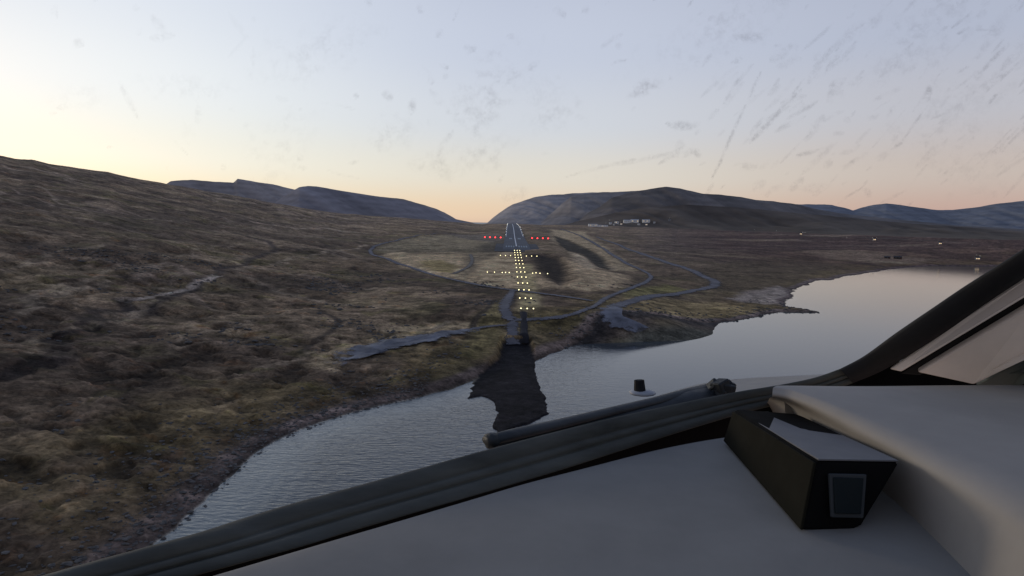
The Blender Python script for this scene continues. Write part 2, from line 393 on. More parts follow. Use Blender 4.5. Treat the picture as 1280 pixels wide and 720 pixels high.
colr = np.clip(colr*C3(2.78,2.30,1.88)*(.78+.22*sm(110, 420, r_))[:, None], 0, .6)
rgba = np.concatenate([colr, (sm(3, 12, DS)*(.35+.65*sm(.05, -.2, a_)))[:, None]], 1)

# dark shoal: lifted out of the lake so it is a real low spit
spit_px = [(628,431),(662,431),(668,452),(671,466),(674,476),(679,488),(684,497),(687,508),(690,517),(664,529),(632,541),(617,545),(615,532),(619,516),(617,504),(610,496),(602,494),(592,497),(584,499),(588,487),(594,477),(604,467),(616,458),(625,450)]
spit = [G(*p, .3)[:2] for p in spit_px]
msk = (RR.ravel() < 420)
ds2 = np.full(len(X), 99.0)
ds2[msk] = sdist(X[msk]+fbm(X[msk], Y[msk], 3.5, 3, 8.8)*1.0, Y[msk]+fbm(X[msk], Y[msk], 3.5, 3, 1.8)*1.6, spit)
k = sm(1.6, -1.2, ds2)
lift = .35+.35*sm(0, -8, ds2)+.16*fbm(X, Y, 3.2, 3, 2.1)
GZ = np.where(ds2 < 2, np.maximum(GZ*(1-k)+lift*k, np.where(DS > 0, lift, GZ)*k+GZ*(1-k)), GZ)
GZ = np.where((ds2 < 2) & (DS > 0), GZ*(1-k)+np.minimum(GZ, .9+.5*fbm(X, Y, 6, 2, .3))*k, GZ)
kk = sm(1.2, -.4, ds2)[:, None]
dk = C3(.017,.0145,.0155)*np.clip(1+.5*fbm(X, Y, 2.8, 3, 5.1), .5, 1.7)[:, None]
rgba[:, :3] = rgba[:, :3]*(1-kk)+dk*kk
rgba[:, 3] *= (1-kk[:, 0])

M_ground = ground_mat('moorland'); M_far = ground_mat('hazed_far_rock', True)
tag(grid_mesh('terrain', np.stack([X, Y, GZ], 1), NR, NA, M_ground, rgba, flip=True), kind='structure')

# ------------------------------------------------------------------ hills and mountains behind
def massif(name, sky, R0, R1, z0, c_lo, c_hi, na=260, nr=120, gul=.10, rk=None, seed=1.0, back=1800, HAZE=2.0):
    az, el = elev_curve(sky); a = np.linspace(az[0], az[-1], na)
    e = np.interp(a, az, el); rr1 = R1 if rk is None else np.interp(a, az, rk)
    t = np.linspace(0, 1, nr); tb = np.linspace(0, 1, 16)[1:]
    zt = EYE + rr1*(e + .0006*fbm(a*1000, a*0, 14, 3, seed))
    rows = []; cl = []
    for q in t:
        r = R0+(rr1-R0)*q
        s = q**1.25*(.55+.45*q)
        x, y = r*np.sin(a), r*np.cos(a)
        gg = fbm(a*3000+400*q, np.full(na, q*2.2+seed), 1.0*90, 4, seed)
        z = z0+(zt-z0)*s*(1+gul*gg*(4*q*(1-q)))
        z += fbm(x, y, 260, 4, seed)*26*q*(1-q)*4*min(1, gul*2.5)
        rows.append(np.stack([x, y, z], 1))
        str_ = np.sin(z*.16+gg*4+seed)*.5+.5
        m = (.25+.75*q)
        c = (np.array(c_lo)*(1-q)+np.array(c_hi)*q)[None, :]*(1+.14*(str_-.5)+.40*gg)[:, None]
        cl.append(np.concatenate([np.clip(c*HAZE*np.array([1.08,1.0,.84]), .004, 1), np.zeros((na, 1))], 1))  # aerial haze put into the base colour of each massif
    for q in tb:
        r = rr1+back*q; x, y = r*np.sin(a), r*np.cos(a)
        z = zt-(zt-z0)*sm(0, 1, np.full(na, q))-4*q
        rows.append(np.stack([x, y, z], 1)); cl.append(cl[-1])
    o = grid_mesh(name, np.concatenate(rows), nr+15, na, M_far, np.concatenate(cl), flip=True)
    return tag(o, kind='structure')
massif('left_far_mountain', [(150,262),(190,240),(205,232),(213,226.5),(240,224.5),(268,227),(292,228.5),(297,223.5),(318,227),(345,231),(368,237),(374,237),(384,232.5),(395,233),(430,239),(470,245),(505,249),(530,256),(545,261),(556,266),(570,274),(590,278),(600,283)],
  3600, 5200, -20, (.036,.033,.035), (.054,.051,.057), seed=2.0, gul=.4, HAZE=5.6)
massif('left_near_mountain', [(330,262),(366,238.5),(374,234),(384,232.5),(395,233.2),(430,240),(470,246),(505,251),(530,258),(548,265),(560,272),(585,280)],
  3000, 4300, -10, (.030,.028,.032), (.040,.040,.050), seed=12.0, gul=.2, na=200, HAZE=5.6)
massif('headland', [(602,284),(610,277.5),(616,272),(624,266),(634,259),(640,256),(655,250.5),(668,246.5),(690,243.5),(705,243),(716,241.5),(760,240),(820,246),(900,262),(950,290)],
  4000, 5600, -25, (.050,.050,.058), (.076,.075,.086), seed=3.0, gul=.4, HAZE=4.0)
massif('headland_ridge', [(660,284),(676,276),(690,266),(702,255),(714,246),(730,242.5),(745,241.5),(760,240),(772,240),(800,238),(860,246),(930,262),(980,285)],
  3500, 4800, -10, (.040,.040,.046), (.060,.059,.067), seed=5.0, gul=.4, HAZE=3.8)
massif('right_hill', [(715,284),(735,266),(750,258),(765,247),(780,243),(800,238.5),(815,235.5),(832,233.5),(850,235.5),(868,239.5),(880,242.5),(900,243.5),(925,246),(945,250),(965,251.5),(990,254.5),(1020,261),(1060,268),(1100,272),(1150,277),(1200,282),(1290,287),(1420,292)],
  2350, 3700, 28, (.036,.031,.032), (.034,.033,.037), seed=7.0, gul=.30, nr=180, HAZE=3.9)
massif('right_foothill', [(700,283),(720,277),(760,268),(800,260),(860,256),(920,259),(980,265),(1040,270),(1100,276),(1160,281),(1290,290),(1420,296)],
  2150, 2850, 34, (.044,.038,.034), (.036,.031,.030), seed=9.0, gul=.30, back=900, HAZE=3.0)
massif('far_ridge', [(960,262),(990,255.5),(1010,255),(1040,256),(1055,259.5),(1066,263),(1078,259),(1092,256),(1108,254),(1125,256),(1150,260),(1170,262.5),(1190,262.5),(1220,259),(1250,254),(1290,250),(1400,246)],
  5200, 7800, -20, (.050,.058,.078), (.066,.076,.104), seed=11.0, gul=.35, HAZE=2.6)

# ------------------------------------------------------------------ water
def water_mat(name, c, rough, bump, s1, s2, dist=.05):
    m, nt, nd, L = new_mat(name)
    out = N(nt, 'ShaderNodeOutputMaterial'); b = N(nt, 'ShaderNodeBsdfPrincipled', Roughness=rough); b.inputs['IOR'].default_value = 1.33
    b.inputs['Specular IOR Level'].default_value = .5
    ac_ = N(nt, 'ShaderNodeAttribute', attribute_name='Col'); mc_ = N(nt, 'ShaderNodeMix', data_type='RGBA'); mc_.inputs[6].default_value = (*c, 1); mc_.inputs[7].default_value = (.20,.225,.22,1); L.new(ac_.outputs['Fac'], mc_.inputs[0]); L.new(mc_.outputs[2], b.inputs['Base Color'])
    geo = N(nt, 'ShaderNodeNewGeometry')
    mp = N(nt, 'ShaderNodeMapping'); mp.inputs['Scale'].default_value = (.35, 1.0, 1.0); mp.inputs['Rotation'].default_value = (0, 0, R(-12)); L.new(geo.outputs['Position'], mp.inputs[0])
    a = N(nt, 'ShaderNodeTexNoise', Scale=s1, Detail=4.0, Roughness=.55, Distortion=.5); L.new(mp.outputs[0], a.inputs['Vector'])
    d = N(nt, 'ShaderNodeTexNoise', Scale=s2, Detail=3.0); L.new(mp.outputs[0], d.inputs['Vector'])
    # calm far out, rippled where the wind reaches the shore
    g = N(nt, 'ShaderNodeTexNoise', Scale=.012, Detail=3.0); L.new(geo.outputs['Position'], g.inputs['Vector'])
    sx = N(nt, 'ShaderNodeSeparateXYZ'); L.new(geo.outputs['Position'], sx.inputs[0])
    mr = N(nt, 'ShaderNodeMapRange', interpolation_type='SMOOTHSTEP'); L.new(sx.outputs[0], mr.inputs[0]); mr.inputs[1].default_value = 60; mr.inputs[2].default_value = -10; mr.inputs[3].default_value = .08; mr.inputs[4].default_value = 1.0
    ad = N(nt, 'ShaderNodeMath', operation='ADD'); L.new(a.outputs[0], ad.inputs[0]); L.new(d.outputs[0], ad.inputs[1])
    mu = N(nt, 'ShaderNodeMath', operation='MULTIPLY'); L.new(mr.outputs[0], mu.inputs[0]); mu.inputs[1].default_value = bump
    bp = N(nt, 'ShaderNodeBump', Distance=dist); L.new(mu.outputs[0], bp.inputs['Strength']); L.new(ad.outputs[0], bp.inputs['Height']); L.new(bp.outputs[0], b.inputs['Normal'])
    # the bed shows through close to shore
    tr = N(nt, 'ShaderNodeBsdfTransparent'); tr.inputs[0].default_value = (.86,.90,.88,1)
    at = N(nt, 'ShaderNodeAttribute', attribute_name='Col')
    fr = N(nt, 'ShaderNodeFresnel', IOR=1.33)
    iv = N(nt, 'ShaderNodeMath', operation='SUBTRACT'); iv.inputs[0].default_value = 1; L.new(fr.outputs[0], iv.inputs[1])
    mm = N(nt, 'ShaderNodeMath', operation='MULTIPLY'); L.new(iv.outputs[0], mm.inputs[0]); L.new(at.outputs['Fac'], mm.inputs[1])
    ms = N(nt, 'ShaderNodeMixShader'); L.new(mm.outputs[0], ms.inputs[0]); L.new(b.outputs[0], ms.inputs[1]); L.new(tr.outputs[0], ms.inputs[2])
    L.new(ms.outputs[0], out.inputs[0]); return m
M_water = water_mat('lake_water', (.055,.066,.074), .06, .85, .30, 1.2, .18)
na_, nr_ = 420, 420
aw = np.linspace(R(-60), R(64), na_); rw = np.exp(np.linspace(math.log(20), math.log(1500), nr_))
AW, RW = np.meshgrid(aw, rw); WXX = (RW*np.sin(AW)).ravel(); WYY = (RW*np.cos(AW)).ravel()
dw = sdist(WXX, WYY, lake)
sh = sm(-20, -3, dw+4*fbm(WXX, WYY, 9, 3, 12.0))*.8*sm(30, -10, WXX)+sm(-4, -1, dw)*.5*sm(-10, 30, WXX)
waves = .022*(fbm(WXX*.28, WYY, 1.5, 3, 1.0)+.5*np.sin((WXX*.30+WYY)*1.1+5*fbm(WXX, WYY, 16, 3, 1.0))*sm(-.1,.3,fbm(WXX, WYY, 25, 2, 4.0)))*sm(40, -20, WXX)*sm(-60, -5, dw)*sm(2, -2, dw)+.030*np.sin(dw*1.9+2.2*fbm(WXX, WYY, 14, 3, 7.0))*sm(-30, -12, dw)*sm(0, -4, dw)*sm(60, 20, WXX)*sm(-.25, .25, fbm(WXX, WYY, 12, 2, 9.0))
o = grid_mesh('lake_water', np.stack([WXX, WYY, waves*1.6], 1), nr_, na_, M_water, np.stack([sh, sh, sh, sh], 1), flip=True); tag(o, kind='structure')
M_sea = pbr('sea_water', (.05,.06,.075), .35, noise=.1, scale=.002, bump=0, coord='Object')
th = np.linspace(0, 2*math.pi, 97)
ring = np.concatenate([np.stack([np.cos(th)*q, np.sin(th)*q, np.full(97, -38.0)], 1) for q in (3000, 8000, 30000, 90000)])
tag(grid_mesh('sea', ring, 4, 97, M_sea), kind='structure')

# ------------------------------------------------------------------ roads, streams, runway: draped sheets
def feather(m, sc_=.5, lo=.25):
    nt = m.node_tree; L = nt.links; out = [n for n in nt.nodes if n.type == 'OUTPUT_MATERIAL'][0]; src = out.inputs[0].links[0].from_socket
    at = N(nt, 'ShaderNodeAttribute', attribute_name='Col'); geo = N(nt, 'ShaderNodeNewGeometry')
    n = N(nt, 'ShaderNodeTexNoise', Scale=sc_, Detail=5.0, Roughness=.65); L.new(geo.outputs['Position'], n.inputs['Vector'])
    a = N(nt, 'ShaderNodeMath', operation='MULTIPLY_ADD'); L.new(n.outputs[0], a.inputs[0]); a.inputs[1].default_value = 2.2; a.inputs[2].default_value = -1.15
    b = N(nt, 'ShaderNodeMath', operation='ADD'); L.new(a.outputs[0], b.inputs[0]); L.new(at.outputs['Fac'], b.inputs[1])
    mr = N(nt, 'ShaderNodeMapRange', interpolation_type='SMOOTHSTEP'); L.new(b.outputs[0], mr.inputs[0]); mr.inputs[1].default_value = lo; mr.inputs[2].default_value = lo+.5
    tr = N(nt, 'ShaderNodeBsdfTransparent'); ms = N(nt, 'ShaderNodeMixShader'); L.new(mr.outputs[0], ms.inputs[0]); L.new(tr.outputs[0], ms.inputs[1]); L.new(src, ms.inputs[2]); L.new(ms.outputs[0], out.inputs[0])
    return m
def smooth_line(pts, step=6.0):
    pts = [np.array(p[:2]) for p in pts]; out = []
    for i in range(len(pts)-1):
        p0 = pts[max(i-1, 0)]; p1 = pts[i]; p2 = pts[i+1]; p3 = pts[min(i+2, len(pts)-1)]
        n = max(2, int(np.linalg.norm(p2-p1)/step))
        for k in range(n):
            t = k/n
            out.append(.5*((2*p1)+(-p0+p2)*t+(2*p0-5*p1+4*p2-p3)*t*t+(-p0+3*p1-3*p2+p3)*t**3))
    out.append(pts[-1]); return out
def ribbon(name, px, w, mat, lift=.35, nw=9, rmax=4100, wv=.12, kind='structure', step=6.0, world=None):
    ln = smooth_line(world if world else hits(px, rmax=rmax), step); V = []; E = []
    ws = w if isinstance(w, (list, tuple)) else [w, w]
    n = len(ln)
    for i, p in enumerate(ln):
        d = ln[min(i+1, n-1)]-ln[max(i-1, 0)]; d = d/(np.linalg.norm(d)+1e-9); nn = np.array([d[1], -d[0]])
        ww = 1.2*np.interp(i/(n-1), np.linspace(0, 1, len(ws)), ws)*(1+wv*math.sin(i*.9)*math.sin(i*.37+1))
        base = [zat(*(p+nn*ww*q)) for q in np.linspace(-.5, .5, nw)]
        for q, zz in zip(np.linspace(-.5, .5, nw), base):
            c = p+nn*ww*q; edge = 1-(abs(q)*2)**4; E.append(1.25*(1-abs(q)*2)*min(1, (min(i, n-1-i)+1)/2))
            V.append((c[0], c[1], zz+lift*(.25+.75*edge)+.0*0))
    E = np.array(E)[:, None]*np.ones((1, 4)); o = grid_mesh(name, V, n, nw, mat, E, flip=False)
    return tag(o, kind=kind) if kind else o
M_road = feather(pbr('gravel_road', (.150,.142,.150), .9, noise=.4, scale=.12, bump=.3, bumpdist=.1))
M_track = feather(pbr('worn_track', (.17,.15,.125), .9, noise=.35, scale=.2, bump=.2, bumpdist=.1))
M_stream = pbr('stream_water', (.16,.16,.18), .6, noise=.55, scale=.10, bump=.5, bumpdist=.3, spec=.15)
feather(M_stream, .16, .35)
M_asph = pbr('runway_asphalt', (.078,.088,.108), .8, noise=.22, scale=.05, bump=.1)
M_peat = pbr('dark_causeway', (.020,.018,.021), .9, noise=.4, scale=.5, bump=.3, bumpdist=.1)
M_paint = pbr('marking_paint', (.72,.72,.72), .6, noise=.12, scale=.3, bump=0)
ribbon('perimeter_road', [(602,292),(560,292),(540,293),(510,297),(485,303),(466,310),(463,315),(475,321),(500,331),(520,337),(545,345),(575,352),(605,358),(640,363),(680,368),(710,372),(742,377)], 6.5, M_road, .5)
ribbon('perimeter_road', [(640,401),(680,399),(715,394),(742,384),(756,374),(775,366),(795,358),(810,351),(813,345),(800,337),(782,329),(764,318),(750,309),(735,300),(715,291),(700,286)], [5,5,6,10,8,9,12,9,8,9,10], M_road, .5)
ribbon('upper_road', [(745,296),(770,305),(786,312),(815,322),(835,329),(858,336),(876,344),(892,351),(893,357),(878,362),(850,367),(820,370),(790,377),(768,384)], [9,9,12,14,16,14,10,10], M_road, .4)
ribbon('service_track', [(640,403),(634,394),(630,385),(636,372),(642,363)], [7,8,10,6,5], M_road, .5)
ribbon('service_track', [(641,432),(641,424),(640,412),(641,402)], [7.5,7.5,8,8], M_road, .6, step=3)
ribbon('causeway', [(655,431),(655,420),(655,410),(655,400),(654,391)], [3.2,3,3,3,2.6], M_peat, .8, step=3, wv=.25)
ribbon('shore_track', [(585,413),(602,410),(620,408),(640,407)], [5,4,4,4], M_road, .5)
ribbon('upper_track', [(566,343),(585,334),(590,326),(588,318)], 5, M_track, .4)
ribbon('upper_track', [(850,283),(900,287),(960,291),(1000,294),(1100,298),(1200,303)], 7, M_track, .6)
def pool(name, px, mat, lift=.5, n=60):
    pl = hits(px); c = np.mean(np.array(pl), 0); ring_ = smooth_line(pl+[pl[0]], 3.0)
    V = []; E = []; K = 12
    for k in range(K+1):
        for p in ring_:
            q = c[:2]+(p-c[:2])*(k/K)*1.22+1e-4; E.append(1.6*(1-(k/K)**1.5))
            V.append((q[0], q[1], max(zat(*q), 0)+lift*(1-.7*(k/K)**6)))
    return tag(grid_mesh(name, V, K+1, len(ring_), mat, np.array(E)[:, None]*np.ones((1, 4)), flip=True), kind='structure')
pool('pond', [(414,459),(412,450),(424,440),(446,432),(470,428),(500,424),(530,419),(560,414),(588,411),(606,410),(600,414),(575,420),(545,427),(515,434),(480,441),(455,448),(435,457)], M_stream, .7)
pool('inlet_stream', [(748,386),(762,383),(778,386),(778,396),(790,402),(806,409),(813,413),(790,416),(770,414),(758,405),(750,396)], M_stream, .9)

# runway, as real strips over its crest
RWY0, RWY1 = 812, 3150
def strip(name, lat0, lat1, s0, s1, mat, lift, parent=None, nl=3, ds=12.0):
    n = max(2, int((s1-s0)/ds)+1); V = []
    for s in np.linspace(s0, s1, n):
        for l in np.linspace(lat0, lat1, nl):
            p = onaxis(s, l); V.append((p[0], p[1], prof(s)+lift))
    return grid_mesh(name, V, n, nl, mat, parent=parent)
tag(strip('runway', -17, 17, RWY0, RWY1, M_asph, .22, nl=9), kind='structure')
M_apron = pbr('apron_gravel', (.060,.064,.074), .9, noise=.4, scale=.04, bump=.1)
tag(strip('runway_end_apron', -27, 28, 788, 930, M_apron, .12, nl=9), kind='structure')
M_trim = M_paint
mk = [( -0.75, .75, 862, RWY1)]
for a0, a1, b0, b1 in mk: tag(strip('centreline_marking', a0, a1, b0, b1, M_paint, .30), kind='structure')
for sg in (-1, 1):
    tag(strip('edge_marking', *(sorted((sg*14.6, sg*15.5))), 1180, RWY1, M_paint, .30), kind='structure')
M_old = pbr('worn_paint', (.24,.29,.32), .7, noise=.3, scale=.3, bump=0)
for sg in (-1, 1):
    for q in range(4):
        tag(strip('threshold_stripe', *(sorted((sg*(2.6+q*3.1), sg*(4.4+q*3.1)))), 846, 874, M_old, .30), kind='structure')
    tag(strip('aiming_point_marking', *(sorted((sg*4.5, sg*9.5))), 1085, 1135, M_old, .30), kind='structure')

# ------------------------------------------------------------------ lights of the approach
def emis(name, c, s):
    m, nt, nd, L = new_mat(name); out = N(nt, 'ShaderNodeOutputMaterial'); e = N(nt, 'ShaderNodeEmission', Strength=s); e.inputs[0].default_value = (*c, 1)
    lw = N(nt, 'ShaderNodeLayerWeight', Blend=.35); ad = N(nt, 'ShaderNodeMath', operation='MULTIPLY_ADD'); ad.inputs[1].default_value = -.6*s; ad.inputs[2].default_value = s
    L.new(lw.outputs['Facing'], ad.inputs[0]); L.new(ad.outputs[0], e.inputs[1]); L.new(e.outputs[0], out.inputs[0]); return m
M_lamp = emis('approach_lamp_glow', (1.0,.87,.46), 3.8)
M_red = emis('red_lamp_glow', (1.0,.03,.035), 7.0)
M_white = emis('white_lamp_glow', (1.0,.95,.85), 5.0)
M_dim = emis('street_lamp_glow', (1.0,.93,.82), 3.0)
M_amber = emis('amber_window_glow', (1.0,.72,.42), 1.6)
M_steel = pbr('galvanised_steel', (.16,.16,.17), .5, metal=.4, scale=4)
M_orange = pbr('orange_housing', (.30,.10,.04), .6)
axrot = math.atan2(-RD[0], RD[1])
rows = [(323+38*i) for i in range(13)]
ROWY = [386.6,373.5,363,355,347.5,341,335.6,331.2,326.8,323,319.6,316.8,314.1]
def lampz(s, py, lat=0):
    p = onaxis(s, lat); return EYE + (ray(CX+ (p[0]/p[1])*F, py+((p[0]/p[1])*F)*0.0201)[2]/ray(CX+(p[0]/p[1])*F, py)[1])*p[1]
names = ['nearest','second nearest','third nearest','fourth nearest','fifth nearest','sixth nearest, in the wide crossbar','seventh nearest','sixth from the runway end','fifth from the runway end','fourth from the runway end','third from the runway, in the short crossbar','second from the runway end','last before the runway end']
def lamp_part(par, x, z, r):
    h = MB().cyl((x, .28, z), (x, -.02, z), r*.75, r*1.08, 12).build('lamp_housing', M_steel, par, True)
    l = MB().ball((x, -.05, z), r, 1, .55, 1).build('lamp_lens', M_lamp, h, True); return h
for i, s in enumerate(rows):
    p = onaxis(s); gz = zat(p[0], p[1])
    zl = max(prof(s)+2.2, EYE-(ROWY[i]-278.6)*s/F)
    zb = gz
    t = empty('approach_light_bar', (p[0], p[1], zb), axrot)
    hgt = zl-zb; half = 3.05
    tag(t, 'row of three lit approach lamps, %s' % names[i], 'approach light', 'three-lamp approach light rows on the centreline')
    for x in (-half, 0, half): MB().cyl((x, 0, -.6), (x, 0, hgt-.15), .06, .05, 8).build('mast', M_steel, t)
    MB().box((0, 0, hgt-.15), (half*2+.4, .12, .12)).build('crossbar', M_steel, t)
    rr = .30+.00035*(s-323)
    for x in (-half, 0, half): lamp_part(t, x, hgt+.2, rr)
def single_light(s, lat, pz, label, group):
    p = onaxis(s, lat); gz = zat(p[0], p[1])
    t = empty('approach_light', (p[0], p[1], gz), axrot); tag(t, label, 'approach light', group)
    h = max(pz-gz, .8)
    MB().cyl((0, 0, -.6), (0, 0, h-.1), .06, .05, 8).build('mast', M_steel, t)
    lamp_part(t, 0, h+.15, .36 if s < 600 else .42)
def lat_of(px, py, s):
    # lateral offset of a sight line where it crosses distance s
    v = ray(px, py); h = v[:2]; # solve AX0+RD*s+RN*l = h*k
    Am = np.array([[h[0], -RN[0]], [h[1], -RN[1]]]); b = AX0+RD*s
    k_, l_ = np.linalg.solve(Am, b); return l_, EYE+v[2]*k_
order = ['outermost','second','third','fourth','innermost']
wide = [(609.2,340.3),(618.1,340.4),(627.8,340.8),(632,340.8),(636.6,340.9),(665.8,341.6),(670,341.2),(675,341.8),(684.5,342.2)]
wl = ['leftmost lamp of the wide crossbar','second lamp from the left of the wide crossbar','third lamp from the left of the wide crossbar','fourth lamp from the left of the wide crossbar','fifth lamp from the left of the wide crossbar, beside the centre row',
      'fourth lamp from the right of the wide crossbar, beside the centre row','third lamp from the right of the wide crossbar','second lamp from the right of the wide crossbar','rightmost lamp of the wide crossbar']
for (px, py), lb in zip(wide, wl):
    l, z = lat_of(px, py, rows[5]); single_light(rows[5], l, z, 'white lamp, '+lb, 'single lamps of the wide approach crossbar')
short = [(625.5,319.4),(631.9,319.6),(638.2,319.6),(658,320.2),(664.5,320.2),(671.1,320.3)]
wl = ['leftmost lamp of the short crossbar near the runway','second lamp from the left of the short crossbar','third lamp from the left of the short crossbar','third lamp from the right of the short crossbar','second lamp from the right of the short crossbar','rightmost lamp of the short crossbar near the runway']
for (px, py), lb in zip(short, wl):
    l, z = lat_of(px, py, rows[10]); single_light(rows[10], l, z, 'white lamp, '+lb, 'single lamps of the short approach crossbar')
pap = [(606.1,296.5),(612.5,296.6),(619,296.7),(625.8,296.8),(665.2,297.6),(671.8,297.7),(678.5,297.8),(685.1,298)]
pl_ = ['left of the runway, farthest from it','left of the runway, second from outside','left of the runway, third from outside','left of the runway, closest to it','right of the runway, closest to it','right of the runway, second from the runway','right of the runway, third from the runway','right of the runway, farthest from it']
for (px, py), lb in zip(pap, pl_):
    l, z = lat_of(px, py, 1134); p = onaxis(1134, l); gz = zat(p[0], p[1])
    t = empty('slope_indicator_light', (p[0], p[1], gz), axrot); tag(t, 'red glide slope lamp unit, '+lb, 'runway light', 'red glide slope lamps beside the runway')
    h = max(z-gz, .9)
    for xx in (-.7, .7): MB().cyl((xx, 0, -.5), (xx, 0, h-.3), .08, .08, 8).build('leg', M_steel, t)
    MB().box((0, .5, h), (2.1, 1.2, .9)).bevel(.08).build('housing', M_orange, t)
    MB().ball((0, -.15, h), 1.15, 1.0, .35, .8).build('lamp_lens', M_red, t, True)
# runway edge lights, low lamps at the pavement edge
k = 0
for s in range(1240, 2500, 120):
    for sg, sd in ((-1, 'left'), (1, 'right')):
        p = onaxis(s, sg*16.2); gz = prof(s)+.2
        t = empty('runway_edge_light', (p[0], p[1], gz), axrot)
        tag(t, 'small white runway edge lamp at the %s edge of the asphalt' % sd, 'runway light', 'runway edge lamps along the %s edge' % sd)
        MB().cyl((0, 0, 0), (0, 0, .35), .18, .12, 8).build('base', M_steel, t)
        MB().ball((0, 0, .5), .26+.00006*s, 1, 1, .8).build('lamp_lens', M_white, t, True)

# ------------------------------------------------------------------ buildings
M_wall = pbr('white_render', (.82,.82,.80), .85, noise=.1, scale=.6, bump=.05)
M_wall3 = pbr('grey_render', (.26,.26,.27), .85, noise=.1, scale=.6, bump=.05)
M_wall2 = pbr('dark_boarding', (.05,.045,.04), .85, noise=.3, scale=.8, bump=.1)
M_roof = pbr('dark_roof', (.055,.055,.06), .7, noise=.25, scale=.8, bump=.1)
M_roof2 = pbr('pale_roof', (.40,.41,.43), .6, noise=.15, scale=.8, bump=.05)
M_glass = pbr('window_glass', (.03,.035,.045), .15, noise=.1, bump=0, spec=.6)
M_door = pbr('door_paint', (.16,.05,.04), .6, noise=.1)
def building(name, loc, w, d, h, rh, label, cat, rz=0, wall=None, roof=None, nwin=3, lit=0, group=None):
    wall = wall or M_wall; roof = roof or M_roof
    t = empty(name, loc, rz); tag(t, label, cat, group)
    MB().box((0, 0, h/2-1), (w, d, h+2)).build('wall', wall, t)
    m = MB(); e = .35
    m.hull([(-w/2-e, -d/2-e, h+.01), (w/2+e, -d/2-e, h+.01), (w/2+e, d/2+e, h+.01), (-w/2-e, d/2+e, h+.01), (-w/2-e, 0, h+rh), (w/2+e, 0, h+rh)])
    r = m.build('roof', roof, t)
    if rh > 1.5 and w < 20: MB().box((w*.22, .3, h+rh), (.8, .8, 1.6)).build('chimney', M_wall2, r)
    for i in range(nwin):
        x = -w/2+w*(i+.75)/(nwin+.5)
        f = MB().box((x, -d/2-.05, h*.55), (min(1.6, w/nwin*.55), .1, h*.38)).build('window', M_roof2, t)
        MB().box((x, -d/2-.12, h*.55), (min(1.3, w/nwin*.45), .06, h*.30)).build('pane', M_amber if (lit and i % lit == 0) else M_glass, f)
    MB().box((w/2-w*.25/(nwin+.5)-.3, -d/2-.06, 1.05), (1.0, .12, 2.1)).build('door', M_door, t)
    return t
def at(px, py, rr=None, z=None):
    if rr is None: return hit(px, py)
    v = ray(px, py); k_ = rr/math.hypot(v[0], v[1]); return (v[0]*k_, v[1]*k_, EYE+v[2]*k_)
def mesh_z(objs, x, y):
    dg = bpy.context.evaluated_depsgraph_get(); best = None
    for o in objs:
        ok, loc, nr2, fi = o.ray_cast((x, y, 900), (0, 0, -1))
        if ok and (best is None or loc.z > best): best = loc.z
    return best if best is not None else 0
bpy.context.view_layer.update()
land_objs = [o for o in col.objects if o.name.startswith(('terrain', 'right_foothill', 'right_hill'))]
def onland(px, py):
    v = Vector(ray(px, py)).normalized(); best = None
    for o in land_objs:
        ok, loc, nr2, fi = o.ray_cast((0, 0, EYE), v, distance=9000)
        if ok and (best is None or loc.length < best.length): best = loc.copy()
    return best if best is not None else Vector(hit(px, py))
town = [
 ('terminal_building', 741, 283.2, 11, 7.0, 1.2, 'low white terminal hall, left end of the long white row beside the runway', 'building', 3, 2),
 ('terminal_building', 751.5, 283.6, 16, 5.0, 1.0, 'long low white terminal wing, right part of the white row', 'building', 6, 3),
 ('control_tower_house', 763, 280.5, 3.2, 5.5, 1.6, 'tiny white house between the terminal and the long sheds', 'house', 2, 0),
 ('house', 771, 279.6, 4.6, 8, 2.0, 'white gabled house standing above the airport road', 'house', 2, 2),
 ('warehouse', 784, 278.5, 9, 8, 2.4, 'white warehouse, left one of the row on the slope', 'building', 4, 0),
 ('warehouse', 793.5, 278.2, 9, 9, 2.6, 'white warehouse, middle one of the row on the slope', 'building', 4, 3),
 ('warehouse', 807.5, 277.9, 9, 8, 2.0, 'white warehouse, right one of the row on the slope', 'building', 4, 2),
 ('house', 798.5, 281.2, 3, 5, 1.8, 'small white house just below the warehouses', 'house', 2, 0),
 ('house', 767.5, 281.6, 2.4, 5, 1.8, 'tiny white house below the gabled house, nearest the terminal', 'house', 2, 0),
 ('house', 776.5, 281.0, 2.6, 4.5, 1.8, 'tiny white house just below the left warehouse', 'house', 2, 1),
 ('house', 789, 276.2, 2.2, 5, 1.8, 'tiny white house uphill behind the gap between the left and middle warehouses', 'house', 2, 0),
 ('house', 808, 281.6, 2.6, 4.5, 1.8, 'tiny white house below the right warehouse', 'house', 2, 1),
 ('house', 818, 279.0, 2.4, 5, 1.8, 'tiny white house just right of the right warehouse', 'house', 2, 0),
 ('house', 837, 276.0, 3.2, 6, 2.0, 'small white house alone on the slope right of the village', 'house', 2, 0),
 ('house', 1001, 293.8, 3, 4.5, 1.8, 'small pale house on the plain, middle of the far lights', 'house', 2, 1),
 ('house', 1093, 301, 3.2, 4.5, 1.8, 'small pale house on the plain above the green field', 'house', 2, 1),
 ('house', 1175, 306, 3.2, 4.5, 1.8, 'small pale house on the dark plain near the lake head', 'house', 2, 1),
 ('house', 1222, 325, 4.5, 4.0, 1.8, 'small pale house close to the lake shore beside the window post', 'house', 2, 1)]
for nm, px, py, wpx, h, rh, lb, cat, nw, lit in town:
    p = onland(px, py); w = wpx*p.length/F; az_ = math.atan2(p.x, p.y)
    hh = h*1.1
    building(nm, (p.x, p.y, p.z), w, min(w*.6, 16), hh, rh, lb, cat, -az_+R(8), M_wall if px < 830 else M_wall3, M_roof2 if nm != 'house' else M_roof, nw, lit)
p = onland(1115, 323.2); az_ = math.atan2(p.x, p.y)
